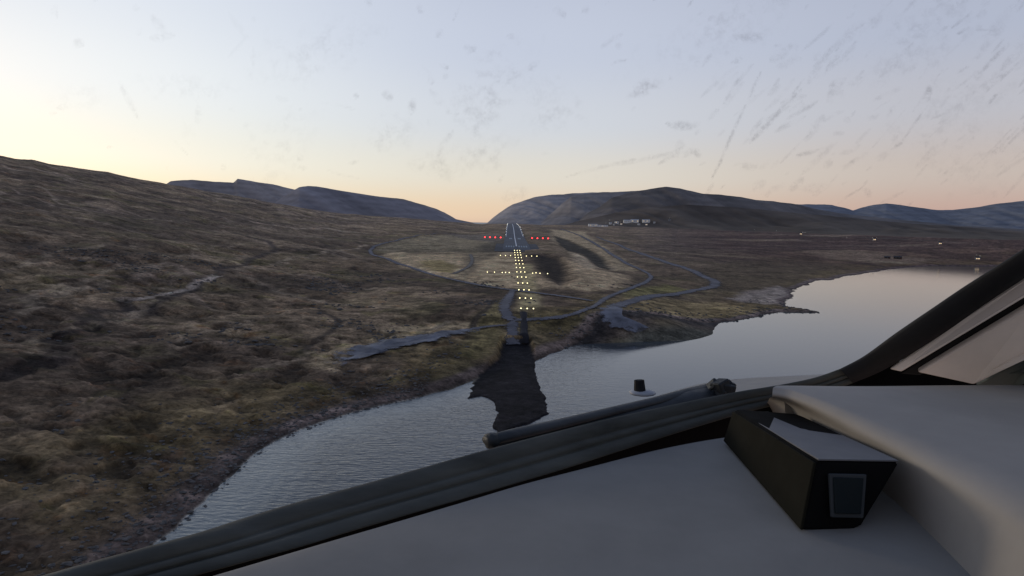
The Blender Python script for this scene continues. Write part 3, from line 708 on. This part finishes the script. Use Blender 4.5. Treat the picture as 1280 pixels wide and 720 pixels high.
building('farm_shed', (p.x-8, p.y, p.z), 9, 6, 2.6, 1.4, 'dark low shed on the pale field, left one of the pair', 'shed', -az_, M_wall2, M_roof, 1, 0)
building('farm_shed', (p.x+9, p.y-1, p.z), 12, 6, 3.0, 1.6, 'dark longer shed on the pale field, right one of the pair', 'shed', -az_, M_wall2, M_roof, 2, 0)
M_boat = M_roof2
lampspots = [(757,281,'beside the long white terminal wing'),(789,280.6,'below the left warehouse'),(803,280.3,'between the warehouses and the small white house'),(762,277.5,'beside the tiny house left of the warehouses'),(768,280.2,'below the small gabled house'),(775,279.5,'just right of the gabled house'),(798,279.5,'in front of the warehouses'),(808,281.5,'below the right warehouse'),(837,275,'beside the lone house on the slope'),
 (943,289.5,'leftmost on the dark plain right of the village'),(970,291,'second on the dark plain right of the village'),(1003,293.5,'beside the middle house on the plain'),(1006,293.7,'just right of the middle house on the plain'),(1058,300,'on the plain left of the field lamps'),(1090,300.8,'left of the pair above the field'),(1095,300.8,'right of the pair above the field'),
 (1174,305.8,'beside the house near the lake head'),(1215,309,'far right near the window post'),(1220,322.5,'upper one by the lake shore house'),(1224,324.5,'lower one by the lake shore house')]
for px, py, lb in lampspots:
    p = onland(px, py); s_ = p.length/1500
    t = empty('street_lamp', p); tag(t, 'lit white street lamp, '+lb, 'street lamp', 'lit lamps dotted over the plain')
    MB().cyl((0, 0, -1), (0, 0, 6), .12, .08, 8).build('pole', M_steel, t)
    MB().cyl((0, 0, 5.95), (0, -1.2, 6.1), .07, .06, 8).build('arm', M_steel, t)
    MB().ball((0, -1.3, 6.0), .30*max(.8, s_*.9), 1, 1, .55).build('lamp_head', M_dim, t, True)

# boulders along the near shore: one low thing each is hopeless to count, so scattered stones are one stuff object
m = bmesh.new()
base_ = bmesh.new(); bmesh.ops.create_icosphere(base_, subdivisions=1, radius=1.0)
bv = np.array([v.co[:] for v in base_.verts]); bf = [[v.index for v in f.verts] for f in base_.faces]; base_.free()
idx = np.where((DS > -1.5) & (RR.ravel() < 520))[0]
wgt = np.exp(-np.abs(DS[idx]-3)/7)+.10*sm(.1, .45, fbm(X[idx], Y[idx], 30, 3, 6.6))
wgt = wgt*(RR.ravel()[idx]**2)*np.where(ds2[idx] < 14, 0, 1)*np.where(a_[idx] < .0, 1, .12); wgt /= wgt.sum()
pick = rng.choice(idx, 5200, p=wgt)
VV = []; FF = []; off = 0
for ii in pick:
    s_ = .12+.42*rng.rand()**2.6; s_ *= 1.0+.9*(RR.ravel()[ii] > 250)
    jit = bv*(1+.45*(rng.rand(len(bv), 1)-.5))*np.array([s_*(1+rng.rand()), s_*(.8+rng.rand()*.5), s_*.6])
    an = rng.rand()*6.28; c_, n_ = math.cos(an), math.sin(an)
    v = np.stack([jit[:,0]*c_-jit[:,1]*n_, jit[:,0]*n_+jit[:,1]*c_, jit[:,2]], 1)+np.array([X[ii]+rng.rand()-.5, Y[ii]+rng.rand()-.5, GZ[ii]+s_*.1])
    VV.append(v); FF += [[a+off for a in f] for f in bf]; off += len(bv)
me = bpy.data.meshes.new('shore_stones'); me.from_pydata(np.concatenate(VV).tolist(), [], FF); me.update()
M_stone = pbr('basalt_stone', (.10,.093,.087), .9, noise=.5, scale=.4, bump=.2)
st = link('shore_stones', me, M_stone, smooth=False); tag(st, 'grey stones strewn along the lake shore and in the turf', 'stones', kind='stuff')

# ------------------------------------------------------------------ the aircraft: glareshield, window frame, wiper, nose
M_pad = pbr('glareshield_leatherette', (.315,.287,.252), .75, noise=.16, scale=4, bump=.35, bumpdist=.002, spec=.3)
M_pad2 = pbr('lower_panel_grey', (.245,.228,.202), .85, noise=.16, scale=4, bump=.35, bumpdist=.002)
M_frame = pbr('black_frame_paint', (.074,.074,.064), .8, spec=.15, noise=.45, scale=14, bump=.5, bumpdist=.002, stretch=(.35,.6,2.2))
M_post = pbr('black_post_rubber', (.010,.010,.011), .7, noise=.2, scale=9, bump=.2, bumpdist=.001)
M_black = pbr('black_recess', (.003,.003,.003), .9, noise=.2, scale=9, bump=0, spec=.1)  # shade of the recesses put into the colour as near black
M_trimg = pbr('beige_trim', (.80,.73,.66), .8, noise=.12, scale=6, bump=.1, bumpdist=.001)
M_trimd = pbr('grey_green_trim', (.12,.14,.135), .7, noise=.08, scale=7, bump=.1, bumpdist=.001)
M_nose = pbr('shaded_nose_paint', (.085,.088,.096), .38, noise=.14, scale=3, bump=.05, bumpdist=.002, spec=.5)  # white nose skin, its shading put into the grey
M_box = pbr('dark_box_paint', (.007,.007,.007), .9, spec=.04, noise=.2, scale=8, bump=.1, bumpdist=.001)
M_boxtop = pbr('box_top_grey', (.13,.13,.135), .6, noise=.10, scale=8, bump=.1, bumpdist=.001)  # box top toned lighter than the other faces
M_boxside = pbr('box_side_dark', (.013,.012,.008), .9, spec=.06, noise=.15, scale=8, bump=.1, bumpdist=.001)  # box side toned separately from the front
M_wiper = pbr('wiper_rubber', (.034,.038,.040), .6, noise=.3, scale=14, bump=.3, bumpdist=.002)
M_hub = pbr('wiper_hub_metal', (.022,.025,.026), .6, noise=.4, scale=25, bump=.5, bumpdist=.004)
M_probew = pbr('probe_base_white', (.34,.35,.37), .5, noise=.1, scale=20, bump=0)
M_screen = pbr('screen_glass', (.012,.017,.019), .5, noise=.1, scale=8, bump=0, spec=.08)
M_bezel = pbr('screen_bezel', (.05,.055,.058), .8, spec=.05, noise=.1, scale=8, bump=0)
ac = empty('aircraft', (0, 0, 0))
tag(ac, 'grey and black cockpit window frame, glareshield and nose of the aircraft in the foreground', 'aircraft')
def loft(name, rows_, mat, sub=6, parent=ac, sub2=1, flip=False):
    # rows_: list of polylines of (px,py,depth) with equal length -> smooth surface through them
    A_ = np.array([[P(*q) for q in r] for r in rows_])
    def cr(Q, n):
        out = []
        L_ = len(Q)
        for i in range(L_-1):
            p0 = Q[max(i-1, 0)]; p1 = Q[i]; p2 = Q[i+1]; p3 = Q[min(i+2, L_-1)]
            for k in range(n):
                t = k/n; out.append(.5*((2*p1)+(-p0+p2)*t+(2*p0-5*p1+4*p2-p3)*t*t+(-p0+3*p1-3*p2+p3)*t**3))
        out.append(Q[-1]); return np.array(out)
    A_ = cr(A_, sub2) if sub2 > 1 else A_
    A_ = cr(A_.transpose(1, 0, 2), sub).transpose(1, 0, 2)
    return grid_mesh(name, A_.reshape(-1, 3), A_.shape[0], A_.shape[1], mat, parent=parent, flip=flip)
ST = [((-60,752),(90,762),.48),((100,706),(240,721),.52),((240,668),(375,684),.56),((300,649),(430,667),.59),((370,628),(512,643),.62),((480,598),(600,617.5),.67),((620,559),(700,588),.74),((750,526),(800,556),.82),((850,504),(880,531),.90),((920,490),(935,515),.96),
      ((975,481),(985,503),1.0),((1018,472),(1030,491),1.0),((1050,461),(1066,479),.99),((1080,445),(1100,465),.97),((1120,416),(1140,442),.93),((1167,384),(1188,411),.89),((1210,355),(1232,380),.86),((1290,304),(1315,325),.8),((1420,215),(1448,238),.74),((1560,110),(1590,135),.70)]
def band(f, dd, a=0, b=len(ST)):
    return [((o[0]+(i[0]-o[0])*f), (o[1]+(i[1]-o[1])*f), d+dd) for o, i, d in ST[a:b]]
prof_f = [(0,.05),(0,.0),(.03,-.002),(.08,-.003),(.36,-.003),(.40,.000),(.43,.000),(.47,-.003),(.60,-.0025),(.63,.0015),(.67,.0015),(.70,-.002),(.97,-.001),(1.0,.002),(1.0,.03)]
loft('window_frame', [band(f, d, 0, 13) for f, d in prof_f], M_frame, 6)
loft('window_post', [band(f, d, 12) for f, d in [(0,.05),(0,0),(.03,-.006),(.12,-.008),(.5,-.010),(.86,-.006),(.9,.004),(1,.006),(1,.06)]], M_post, 6)
# gap below the sill, its shade put in as a black strip
loft('sill_recess', [[(60,764,.52),(240,713,.55),(430,660,.605),(512,638,.635),(600,612,.685),(700,582,.755),(800,550,.835),(880,525,.915),(935,509,.975),(1000,492,1.01),(1070,474,1.0)],
                     [(60,800,.53),(240,750,.56),(430,700,.62),(512,668,.66),(600,640,.72),(700,615,.79),(800,590,.86),(880,576,.94),(935,570,1.0),(1000,550,1.04),(1070,520,1.05)]], M_black, 6)
MB().poly([P(930,505,1.03), P(1060,474,1.03), P(1115,452,1.03), P(1400,440,1.03), P(1400,520,1.03), P(930,560,1.03)]).build('side_recess', M_black, ac)  # shade of the side void put in as a black sheet
# side window trims
def slab(name, pts, mat, th=.012, bev=.003, parent=ac, sm_=False):
    f = [Vector(P(*p)) for p in pts]; n = (f[1]-f[0]).cross(f[-1]-f[0]).normalized()
    if n.dot(Vector((0, 0, EYE))-f[0]) < 0: n = -n
    m = MB(); a = [m.bm.verts.new(v) for v in f]; b = [m.bm.verts.new(v-n*th) for v in f]
    m.bm.faces.new(a); m.bm.faces.new(b[::-1])
    for i in range(len(f)): m.bm.faces.new([a[i], b[i], b[(i+1) % len(f)], a[(i+1) % len(f)]])
    bmesh.ops.recalc_face_normals(m.bm, faces=list(m.bm.faces))
    if bev: m.bevel(bev)
    return m.build(name, mat, parent, sm_)
slab('side_trim', [(1111,461.5,.965),(1126,465,.955),(1290,366,.84),(1420,286,.77),(1420,256,.775),(1290,341,.845),(1200,399,.90)], M_trimg)
slab('side_seal', [(1124,468,.985),(1150,470,.975),(1290,386,.86),(1430,304,.79),(1430,276,.79),(1290,356,.865)], M_post)
slab('side_panel', [(1147,466,.965),(1218,481,.945),(1290,446,.85),(1440,372,.77),(1440,294,.785),(1290,381,.86)], M_trimg)
slab('side_lower_panel', [(1219,482.5,.96),(1264,487,.94),(1300,472,.86),(1420,420,.80),(1420,388,.80),(1290,449,.865)], M_trimd)
slab('side_lower_sill', [(1262,487,.955),(1420,492,.86),(1420,426,.82),(1300,475,.88)], M_black)
# lower grey panel
PZ = EYE-.272
def GP(px, py, z=PZ): return G(px, py, z)
def world_grid(name, rows_, mat, sub=6, sub2=6, parent=ac, flip=False):
    A_ = np.array(rows_, float)
    def cr(Q, n):
        out = []; L_ = len(Q)
        for i in range(L_-1):
            p0 = Q[max(i-1, 0)]; p1 = Q[i]; p2 = Q[i+1]; p3 = Q[min(i+2, L_-1)]
            for k in range(n):
                t = k/n; out.append(.5*((2*p1)+(-p0+p2)*t+(2*p0-5*p1+4*p2-p3)*t*t+(-p0+3*p1-3*p2+p3)*t**3))
        out.append(Q[-1]); return np.array(out)
    A_ = cr(A_, sub2); A_ = cr(A_.transpose(1, 0, 2), sub).transpose(1, 0, 2)
    return grid_mesh(name, A_.reshape(-1, 3), A_.shape[0], A_.shape[1], mat, parent=parent, flip=flip)
edge = [(40,784),(240,727),(430,671),(575,628.5),(655,605),(733,585),(812,565),(865,554),(905,547.5),(960,539),(1020,530)]
back_ = [GP(*e) for e in edge]
fr_ = [(-500,1000),(-300,950),(-100,900),(140,900),(360,900),(560,900),(760,900),(900,900),(1060,900),(1250,900),(1500,900)]
rws = []
for q, dz in [(0,-.03),(0.0,-.006),(.015,0),(.3,.004),(.65,.004),(1,0)]:
    rws.append([tuple(np.array(b)*(1-q)+np.array(GP(*f))*q+np.array([0,0,dz])) for b, f in zip(back_, fr_)])
world_grid('lower_panel', rws, M_pad2, 6, 4)
# padded glareshield: horizontal top with rounded shoulder and side face
TZ = EYE-.205
rid = [(965,492.5),(983,495.5),(1010,505),(1045,521),(1085,541),(1125,561),(1165,582),(1210,605),(1280,642),(1370,692),(1480,760)]
low = [(956,509),(963,518),(976,534),(1000,560),(1040,590),(1085,622),(1120,655),(1150,690),(1190,740),(1240,800),(1300,860)]
bk = [(980,486.2),(1020,485),(1060,484.4),(1110,483.6),(1170,482.6),(1240,482),(1320,481.6),(1420,481),(1560,481),(1760,484),(2000,490)]
rws = []
for i in range(len(rid)):
    t_ = np.array(G(*rid[i], TZ)); l_ = np.array(G(*low[i], TZ-.085)); b_ = np.array(G(*bk[i], TZ-.001*0))
    side = t_-l_; row = []
    row.append(l_); row.append(l_+(t_-l_)*.45+np.array([0,0,.0]))
    row.append(t_+(l_-t_)*.24+np.array([0,0,.0])); row.append(t_+(b_-t_)*.006-np.array([0,0,.004])); row.append(t_+(b_-t_)*.045+np.array([0,0,.006]))
    row.append(t_+(b_-t_)*.14+np.array([0,0,.008])); row.append(t_+(b_-t_)*.4+np.array([0,0,.008])); row.append(t_+(b_-t_)*.7+np.array([0,0,.006])); row.append(t_+(b_-t_)*.97+np.array([0,0,.002])); row.append(b_+np.array([0,0,-.006]))
    row.append(b_+np.array([.01,.01,-.05]))
    rws.append(row)
world_grid('glareshield', rws, M_pad, 5, 6, flip=False)
# sensor box with small screen
def face(name, pts, mat, parent, bev=.0025, th=.01): return slab(name, pts, mat, th, bev, parent)
bx = MB()
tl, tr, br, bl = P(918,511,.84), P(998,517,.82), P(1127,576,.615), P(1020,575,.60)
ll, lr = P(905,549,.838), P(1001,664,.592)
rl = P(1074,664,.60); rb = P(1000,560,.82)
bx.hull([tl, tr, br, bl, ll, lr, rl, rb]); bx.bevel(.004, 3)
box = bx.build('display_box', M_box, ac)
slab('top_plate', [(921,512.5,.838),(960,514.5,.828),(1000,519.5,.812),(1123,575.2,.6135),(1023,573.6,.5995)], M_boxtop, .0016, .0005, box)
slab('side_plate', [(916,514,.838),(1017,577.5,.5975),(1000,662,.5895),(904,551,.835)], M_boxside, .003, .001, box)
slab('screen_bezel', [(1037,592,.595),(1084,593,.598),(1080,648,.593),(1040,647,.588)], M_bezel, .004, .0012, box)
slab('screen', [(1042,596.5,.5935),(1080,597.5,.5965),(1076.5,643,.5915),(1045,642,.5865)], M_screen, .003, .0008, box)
# wiper
w = MB()
bl0 = [(609,551,.80,.0075),(640,543.5,.83,.0088),(700,530,.90,.0085),(760,515.5,.98,.0082),(820,501.5,1.06,.0085),(860,491.5,1.12,.010),(888,485.5,1.16,.011)]
def tube(name, pts, mat, parent, flat=1.0, n=12):
    ctr = [Vector(P(*p[:3])) for p in pts]; rad = [p[3] for p in pts]; bm = bmesh.new(); rings = []
    for i, c in enumerate(ctr):
        d = (ctr[min(i+1, len(ctr)-1)]-ctr[max(i-1, 0)]).normalized(); u = d.cross(Vector((0,0,1))).normalized(); v = u.cross(d).normalized()
        rings.append([bm.verts.new(c+(u*math.cos(2*math.pi*k/n)*flat+v*math.sin(2*math.pi*k/n))*rad[i]) for k in range(n)])
    for i in range(len(rings)-1):
        for k in range(n): bm.faces.new([rings[i][k], rings[i][(k+1)%n], rings[i+1][(k+1)%n], rings[i+1][k]])
    bm.faces.new(rings[0][::-1]); bm.faces.new(rings[-1]); bmesh.ops.recalc_face_normals(bm, faces=list(bm.faces))
    me = bpy.data.meshes.new(name); bm.to_mesh(me); bm.free(); return link(name, me, mat, parent, True)
wip = tube('wiper', [(614,556,.80,.0048),(700,541,.89,.007),(760,528,.97,.012),(820,514,1.05,.016),(862,502,1.10,.018),(892,495,1.14,.017)], M_wiper, ac, 1.4)
tube('wiper_blade', [(b[0], b[1], b[2]-.01, b[3]*.75) for b in bl0], M_wiper, wip, 1.6)
tube('wiper_tip', [(608,552,.795,.0085),(614,551,.797,.0095),(620,549.5,.80,.0085)], M_hub, wip, 1.2)
hb = MB()
for (px, py, dd, r) in [(893,489,1.13,.019),(901,485,1.12,.017),(908,488,1.12,.015),(889,497,1.12,.014),(899,494,1.12,.016),(912,484,1.13,.011)]:
    c = P(px, py, dd); rr_ = Matrix.Rotation(random.uniform(0, 3), 3, 'Y') @ Matrix.Rotation(random.uniform(0, 3), 3, 'X'); hb.box(c, (r*1.5, r*1.6, r*1.3), rr_)
hb.cyl(P(884,496,1.13), P(914,482,1.13), .012, .010, 10); hb.bevel(.002, 1); hb.build('wiper_hub', M_hub, wip)
# nose skin
nose_rows = [
 [(470,620,1.25),(560,588,1.4),(640,560,1.55),(690,540,1.7),(760,514,1.9),(830,492.5,2.1),(880,479,2.2),(930,473,2.25),(985,470,2.25),(1040,467.5,2.2),(1120,468,2.1),(1220,475,2.0)],
 [(470,621,1.22),(560,589,1.36),(640,561,1.5),(690,542,1.64),(760,517,1.82),(830,496,2.0),(880,483,2.1),(930,477,2.14),(985,474,2.14),(1040,472,2.1),(1120,473,2.0),(1220,480,1.9)],
 [(480,640,1.05),(560,612,1.15),(640,590,1.22),(700,575,1.3),(770,556,1.4),(840,532,1.5),(890,518,1.6),(940,505,1.6),(990,496,1.6),(1050,492,1.6),(1120,492,1.6),(1220,500,1.6)],
 [(500,680,.80),(580,655,.86),(660,630,.9),(720,612,.96),(790,590,1.05),(850,570,1.12),(900,555,1.15),(950,540,1.2),(1000,530,1.2),(1060,525,1.2),(1120,525,1.2),(1220,530,1.2)]]
loft('nose', nose_rows, M_nose, 6, sub2=6)
pb = MB(); 
pb.cyl(P(800,493,1.74), P(799,476,1.74), .0155, .0125, 14); pb.bevel(.002, 2); probe = pb.build('probe', M_post, ac, False)
bs = MB(); c = P(803,491,1.74); bs.ball(c, .036, 1.0, .8, .22); bs.build('probe_base', M_probew, probe, True)
# windscreen glass with smears and scratches
mg, nt, nd, L = new_mat('smeared_glass')
out = N(nt, 'ShaderNodeOutputMaterial'); tr = N(nt, 'ShaderNodeBsdfTransparent'); tr.inputs[0].default_value = (.985,.985,.985,1)
df = N(nt, 'ShaderNodeBsdfTranslucent'); df.inputs[0].default_value = (.20,.20,.22,1)
dd_ = N(nt, 'ShaderNodeBsdfDiffuse'); dd_.inputs[0].default_value = (.10,.10,.11,1)
ds_ = N(nt, 'ShaderNodeAddShader'); L.new(df.outputs[0], ds_.inputs[0]); L.new(dd_.outputs[0], ds_.inputs[1])
tc = N(nt, 'ShaderNodeTexCoord'); sep = N(nt, 'ShaderNodeSeparateXYZ'); L.new(tc.outputs['Object'], sep.inputs[0])
def masknoise(rot, scl, nscale, lo, hi, k, loc=0, det=5.0, rough=.6):
    mp = N(nt, 'ShaderNodeMapping'); mp.inputs['Rotation'].default_value = (0, R(rot), 0); mp.inputs['Scale'].default_value = scl; mp.inputs['Location'].default_value = (loc, loc*.7, loc*.3)
    mp2 = N(nt, 'ShaderNodeMapping'); mp2.inputs['Rotation'].default_value = (0, R(rot), 0); L.new(tc.outputs['Object'], mp2.inputs[0]); mp.inputs['Rotation'].default_value = (0,0,0); L.new(mp2.outputs[0], mp.inputs[0])
    n = N(nt, 'ShaderNodeTexNoise', Scale=nscale, Detail=det, Roughness=rough); L.new(mp.outputs[0], n.inputs['Vector'])
    mr = N(nt, 'ShaderNodeMapRange', interpolation_type='SMOOTHSTEP'); L.new(n.outputs[0], mr.inputs[0]); mr.inputs[1].default_value = lo; mr.inputs[2].default_value = hi; mr.inputs[3].default_value = 0; mr.inputs[4].default_value = k
    return mr.outputs[0]
def mul(a, b):
    m = N(nt, 'ShaderNodeMath', operation='MULTIPLY'); L.new(a, m.inputs[0]); L.new(b, m.inputs[1]); return m.outputs[0]
def add(a, b):
    m = N(nt, 'ShaderNodeMath', operation='ADD'); L.new(a, m.inputs[0]); L.new(b, m.inputs[1]); return m.outputs[0]
atg = N(nt, 'ShaderNodeAttribute', attribute_name='Col')
fine = masknoise(0, (1,1,1), 95, .30, .66, 1.0, 3, 6.0, .7)
cl = N(nt, 'ShaderNodeClamp'); L.new(mul(atg.outputs['Fac'], fine), cl.inputs[0]); cl.inputs['Max'].default_value = .5
ms = N(nt, 'ShaderNodeMixShader'); L.new(cl.outputs[0], ms.inputs[0]); L.new(tr.outputs[0], ms.inputs[1]); L.new(ds_.outputs[0], ms.inputs[2]); L.new(ms.outputs[0], out.inputs[0])
gx = np.linspace(-1.6, 1.5, 1034); gz_ = np.linspace(-.62, .9, 507); GXX, GZZ = np.meshgrid(gx, gz_); mark = np.zeros(GXX.shape)
rs2 = np.random.RandomState(5)
def wp(px, py):                      # a point on the pane
    v = ray(px, py); k_ = 1.08/v[1]; return v[0]*k_, v[2]*k_
def stroke(x0, z0, x1, z1, w_, k_, brk=.0, bow=0.0):
    pad = w_*3+.01; L_ = math.hypot(x1-x0, z1-z0)+1e-6
    i0, i1 = np.searchsorted(gz_, [min(z0, z1)-pad, max(z0, z1)+pad]); j0, j1 = np.searchsorted(gx, [min(x0, x1)-pad, max(x0, x1)+pad])
    if i1 <= i0 or j1 <= j0: return
    A_, B_ = GXX[i0:i1, j0:j1], GZZ[i0:i1, j0:j1]; ux, uz = (x1-x0)/L_, (z1-z0)/L_
    t = ((A_-x0)*ux+(B_-z0)*uz)/L_; n_ = (A_-x0)*uz-(B_-z0)*ux+bow*L_*(t*(1-t))
    n_ = n_+fbm(A_, B_, .05, 2, x0*50)*w_*.9
    ww = w_*np.sqrt(np.clip(t*(1-t)*4, 0, 1))+1e-5
    m_ = sm(1.5, .3, np.abs(n_)/ww)*(t > 0)*(t < 1)*np.clip(1+brk*2.2*fbm(A_*1.0, B_, .022, 3, z0*31), 0, 1.6)
    mark[i0:i1, j0:j1] = np.maximum(mark[i0:i1, j0:j1], m_*k_)
for (a0, b0, a1, b1, w_, k_) in [(952,90,934,128,.0022,.30),(934,128,889,226,.0026,.30),(705,222,800,198,.0028,.16),(760,208,870,186,.003,.14),(1160,80,1148,100,.002,.15),(968,145,938,180,.004,.25),(150,100,172,150,.004,.10),(880,250,892,228,.003,.2)]:
    x0, z0 = wp(a0, b0); x1, z1 = wp(a1, b1); stroke(x0, z0, x1, z1, w_, k_, .5)
for q in range(210):                 # wiped salt streaks, denser to the right
    px = 1290-430*rs2.rand()**1.5; py = -30+290*rs2.rand(); x0, z0 = wp(px, py)
    an = R(28+32*rs2.rand()); ln_ = (.010+.075*rs2.rand()**2.2); stroke(x0, z0, x0+ln_*math.cos(an), z0+ln_*math.sin(an), .0018+.006*rs2.rand()**2.5, .05+.15*rs2.rand()**1.7, .9, (rs2.rand()-.5)*.3)
for q in range(150):                 # short smears over the middle and left
    px = 60+1180*rs2.rand(); py = -20+260*rs2.rand()**1.1; x0, z0 = wp(px, py)
    an = R(-70+170*rs2.rand()) if px < 700 else R(-10+60*rs2.rand()); ln_ = .008+.05*rs2.rand()**2; stroke(x0, z0, x0+ln_*math.cos(an), z0+ln_*math.sin(an), .0015+.007*rs2.rand()**2, (.05+.12*rs2.rand())*(.55 if px < 420 else 1), 1.0, (rs2.rand()-.5)*.6)
def smudge(px, py, r_x, r_z, k_, rot=0):
    x0, z0 = wp(px, py); sel_ = (np.abs(GXX-x0) < r_x*2.5) & (np.abs(GZZ-z0) < r_x*2.5)
    A_, B_ = GXX[sel_]-x0, GZZ[sel_]-z0; c_, n_ = math.cos(rot), math.sin(rot); d_ = np.hypot((A_*c_+B_*n_)/r_x, (-A_*n_+B_*c_)/r_z)
    v = sm(1.1, .1, d_+.6*fbm(A_+x0, B_+z0, .03, 4, px*.1))*np.clip(.55+1.6*fbm(A_+x0, B_+z0, .011, 4, py*.1), 0, 1.5)*k_
    mark[sel_] = np.maximum(mark[sel_], v)
for a in [(803,112,.032,.014,.30,.4),(610,118,.09,.05,.17,.9),(590,195,.10,.035,.13,.3),(500,165,.07,.04,.09,.2),(640,245,.03,.014,.13,.5),(545,205,.05,.02,.12,0),(1115,138,.02,.008,.3,1.0),(1160,118,.02,.009,.3,1.0),(690,130,.05,.06,.10,1.2),(1190,150,.14,.07,.10,.6),(1230,200,.1,.06,.08,.6),(100,120,.06,.03,.06,.5),(230,110,.09,.03,.07,0),(350,180,.08,.05,.06,.8),(960,240,.03,.008,.2,.5),(1070,200,.03,.006,.22,.6),(860,192,.025,.006,.22,.2),(400,60,.12,.05,.08,.3),(900,40,.15,.05,.1,.5),(1150,40,.15,.06,.12,.6)]: smudge(*a)
mark *= (GZZ > -.02)*1.0*sm(-.02, .03, GZZ)+.0
mm_ = mark.ravel()[:, None]*np.ones((1, 4))
gl = grid_mesh('windscreen_glass', np.stack([GXX.ravel(), np.full(GXX.size, -.02), GZZ.ravel()], 1), 507, 1034, mg, mm_, parent=ac)
gl.location = (0, 1.10, EYE)

# ------------------------------------------------------------------ sky and sun
SUN_AZ, SUN_EL = R(-48), R(3.0)      # sun low beyond the left edge
w = bpy.data.worlds.new('World'); sc.world = w; w.use_nodes = True; nt = w.node_tree; nt.nodes.clear(); L = nt.links
out = N(nt, 'ShaderNodeOutputWorld'); bg = N(nt, 'ShaderNodeBackground', Strength=.05); bg2 = N(nt, 'ShaderNodeBackground', Strength=1.0); ads = N(nt, 'ShaderNodeAddShader')
sky = N(nt, 'ShaderNodeTexSky', sky_type='NISHITA'); sky.sun_disc = False; sky.sun_elevation = R(3); sky.sun_rotation = SUN_AZ; sky.air_density = 1.0; sky.dust_density = .6; sky.ozone_density = 2.5
L.new(sky.outputs[0], bg.inputs[0])
tc = N(nt, 'ShaderNodeTexCoord'); sp = N(nt, 'ShaderNodeSeparateXYZ'); L.new(tc.outputs['Generated'], sp.inputs[0])
def ramp(stops):
    r = N(nt, 'ShaderNodeValToRGB'); cr = r.color_ramp; cr.interpolation = 'EASE'
    while len(cr.elements) < len(stops): cr.elements.new(.5)
    for e, (p, c) in zip(cr.elements, stops): e.position = p; e.color = (*c, 1)
    L.new(mrz.outputs[0], r.inputs[0]); return r
def s2l(*c): return tuple(((v/255)/12.92 if v/255 <= .04045 else ((v/255+.055)/1.055)**2.4) for v in c)
mrz = N(nt, 'ShaderNodeMapRange'); L.new(sp.outputs[2], mrz.inputs[0]); mrz.inputs[1].default_value = -.02; mrz.inputs[2].default_value = .62
rl_ = ramp([(0,s2l(216,198,172)),(.05,s2l(228,216,190)),(.16,s2l(236,234,226)),(.30,s2l(234,236,238)),(.50,s2l(222,226,234)),(1,s2l(120,136,168))])
rm_ = ramp([(0,s2l(208,176,164)),(.05,s2l(224,201,180)),(.14,s2l(220,212,204)),(.26,s2l(208,209,217)),(.42,s2l(198,202,217)),(1,s2l(105,120,155))])
rr_ = ramp([(0,s2l(168,138,140)),(.06,s2l(192,162,157)),(.15,s2l(197,181,176)),(.28,s2l(190,187,195)),(.42,s2l(180,184,201)),(1,s2l(100,112,148))])
rb_ = ramp([(0,s2l(128,116,114)),(.1,s2l(180,162,158)),(.3,s2l(176,168,172)),(.6,s2l(150,150,162)),(.8,s2l(120,130,156)),(1,s2l(110,122,150))])
at2 = N(nt, 'ShaderNodeMath', operation='ARCTAN2'); L.new(sp.outputs[0], at2.inputs[0]); L.new(sp.outputs[1], at2.inputs[1])
def azmap(a, b):
    m = N(nt, 'ShaderNodeMapRange', interpolation_type='SMOOTHSTEP'); L.new(at2.outputs[0], m.inputs[0]); m.inputs[1].default_value = R(a); m.inputs[2].default_value = R(b); return m.outputs[0]
def mixc(f, a, b):
    m = N(nt, 'ShaderNodeMix', data_type='RGBA'); L.new(f, m.inputs[0]); L.new(a, m.inputs[6]); L.new(b, m.inputs[7]); return m.outputs[2]
c1 = mixc(azmap(-34, 2), rl_.outputs[0], rm_.outputs[0]); c2 = mixc(azmap(2, 36), c1, rr_.outputs[0])
yb = N(nt, 'ShaderNodeMapRange', interpolation_type='SMOOTHSTEP'); L.new(sp.outputs[1], yb.inputs[0]); yb.inputs[1].default_value = .45; yb.inputs[2].default_value = -.35
c3 = mixc(yb.outputs[0], c2, rb_.outputs[0])
L.new(c3, bg2.inputs[0]); bg2.inputs[1].default_value = .93
L.new(bg.outputs[0], ads.inputs[0]); L.new(bg2.outputs[0], ads.inputs[1]); L.new(ads.outputs[0], out.inputs[0])
sl = bpy.data.lights.new('sun', 'SUN'); sl.energy = .9; sl.angle = R(12); sl.color = (1, .86, .68)
so = bpy.data.objects.new('sun', sl); col.objects.link(so)
d = Vector((math.sin(SUN_AZ)*math.cos(R(6)), math.cos(SUN_AZ)*math.cos(R(6)), math.sin(R(6))))
so.rotation_euler = d.to_track_quat('Z', 'Y').to_euler()

sc.view_settings.view_transform = 'Standard'; sc.view_settings.look = 'None'; sc.view_settings.exposure = 0; sc.view_settings.gamma = 1
sc.render.engine = 'CYCLES'; sc.cycles.max_bounces = 6; sc.cycles.transparent_max_bounces = 8; sc.cycles.use_denoising = True
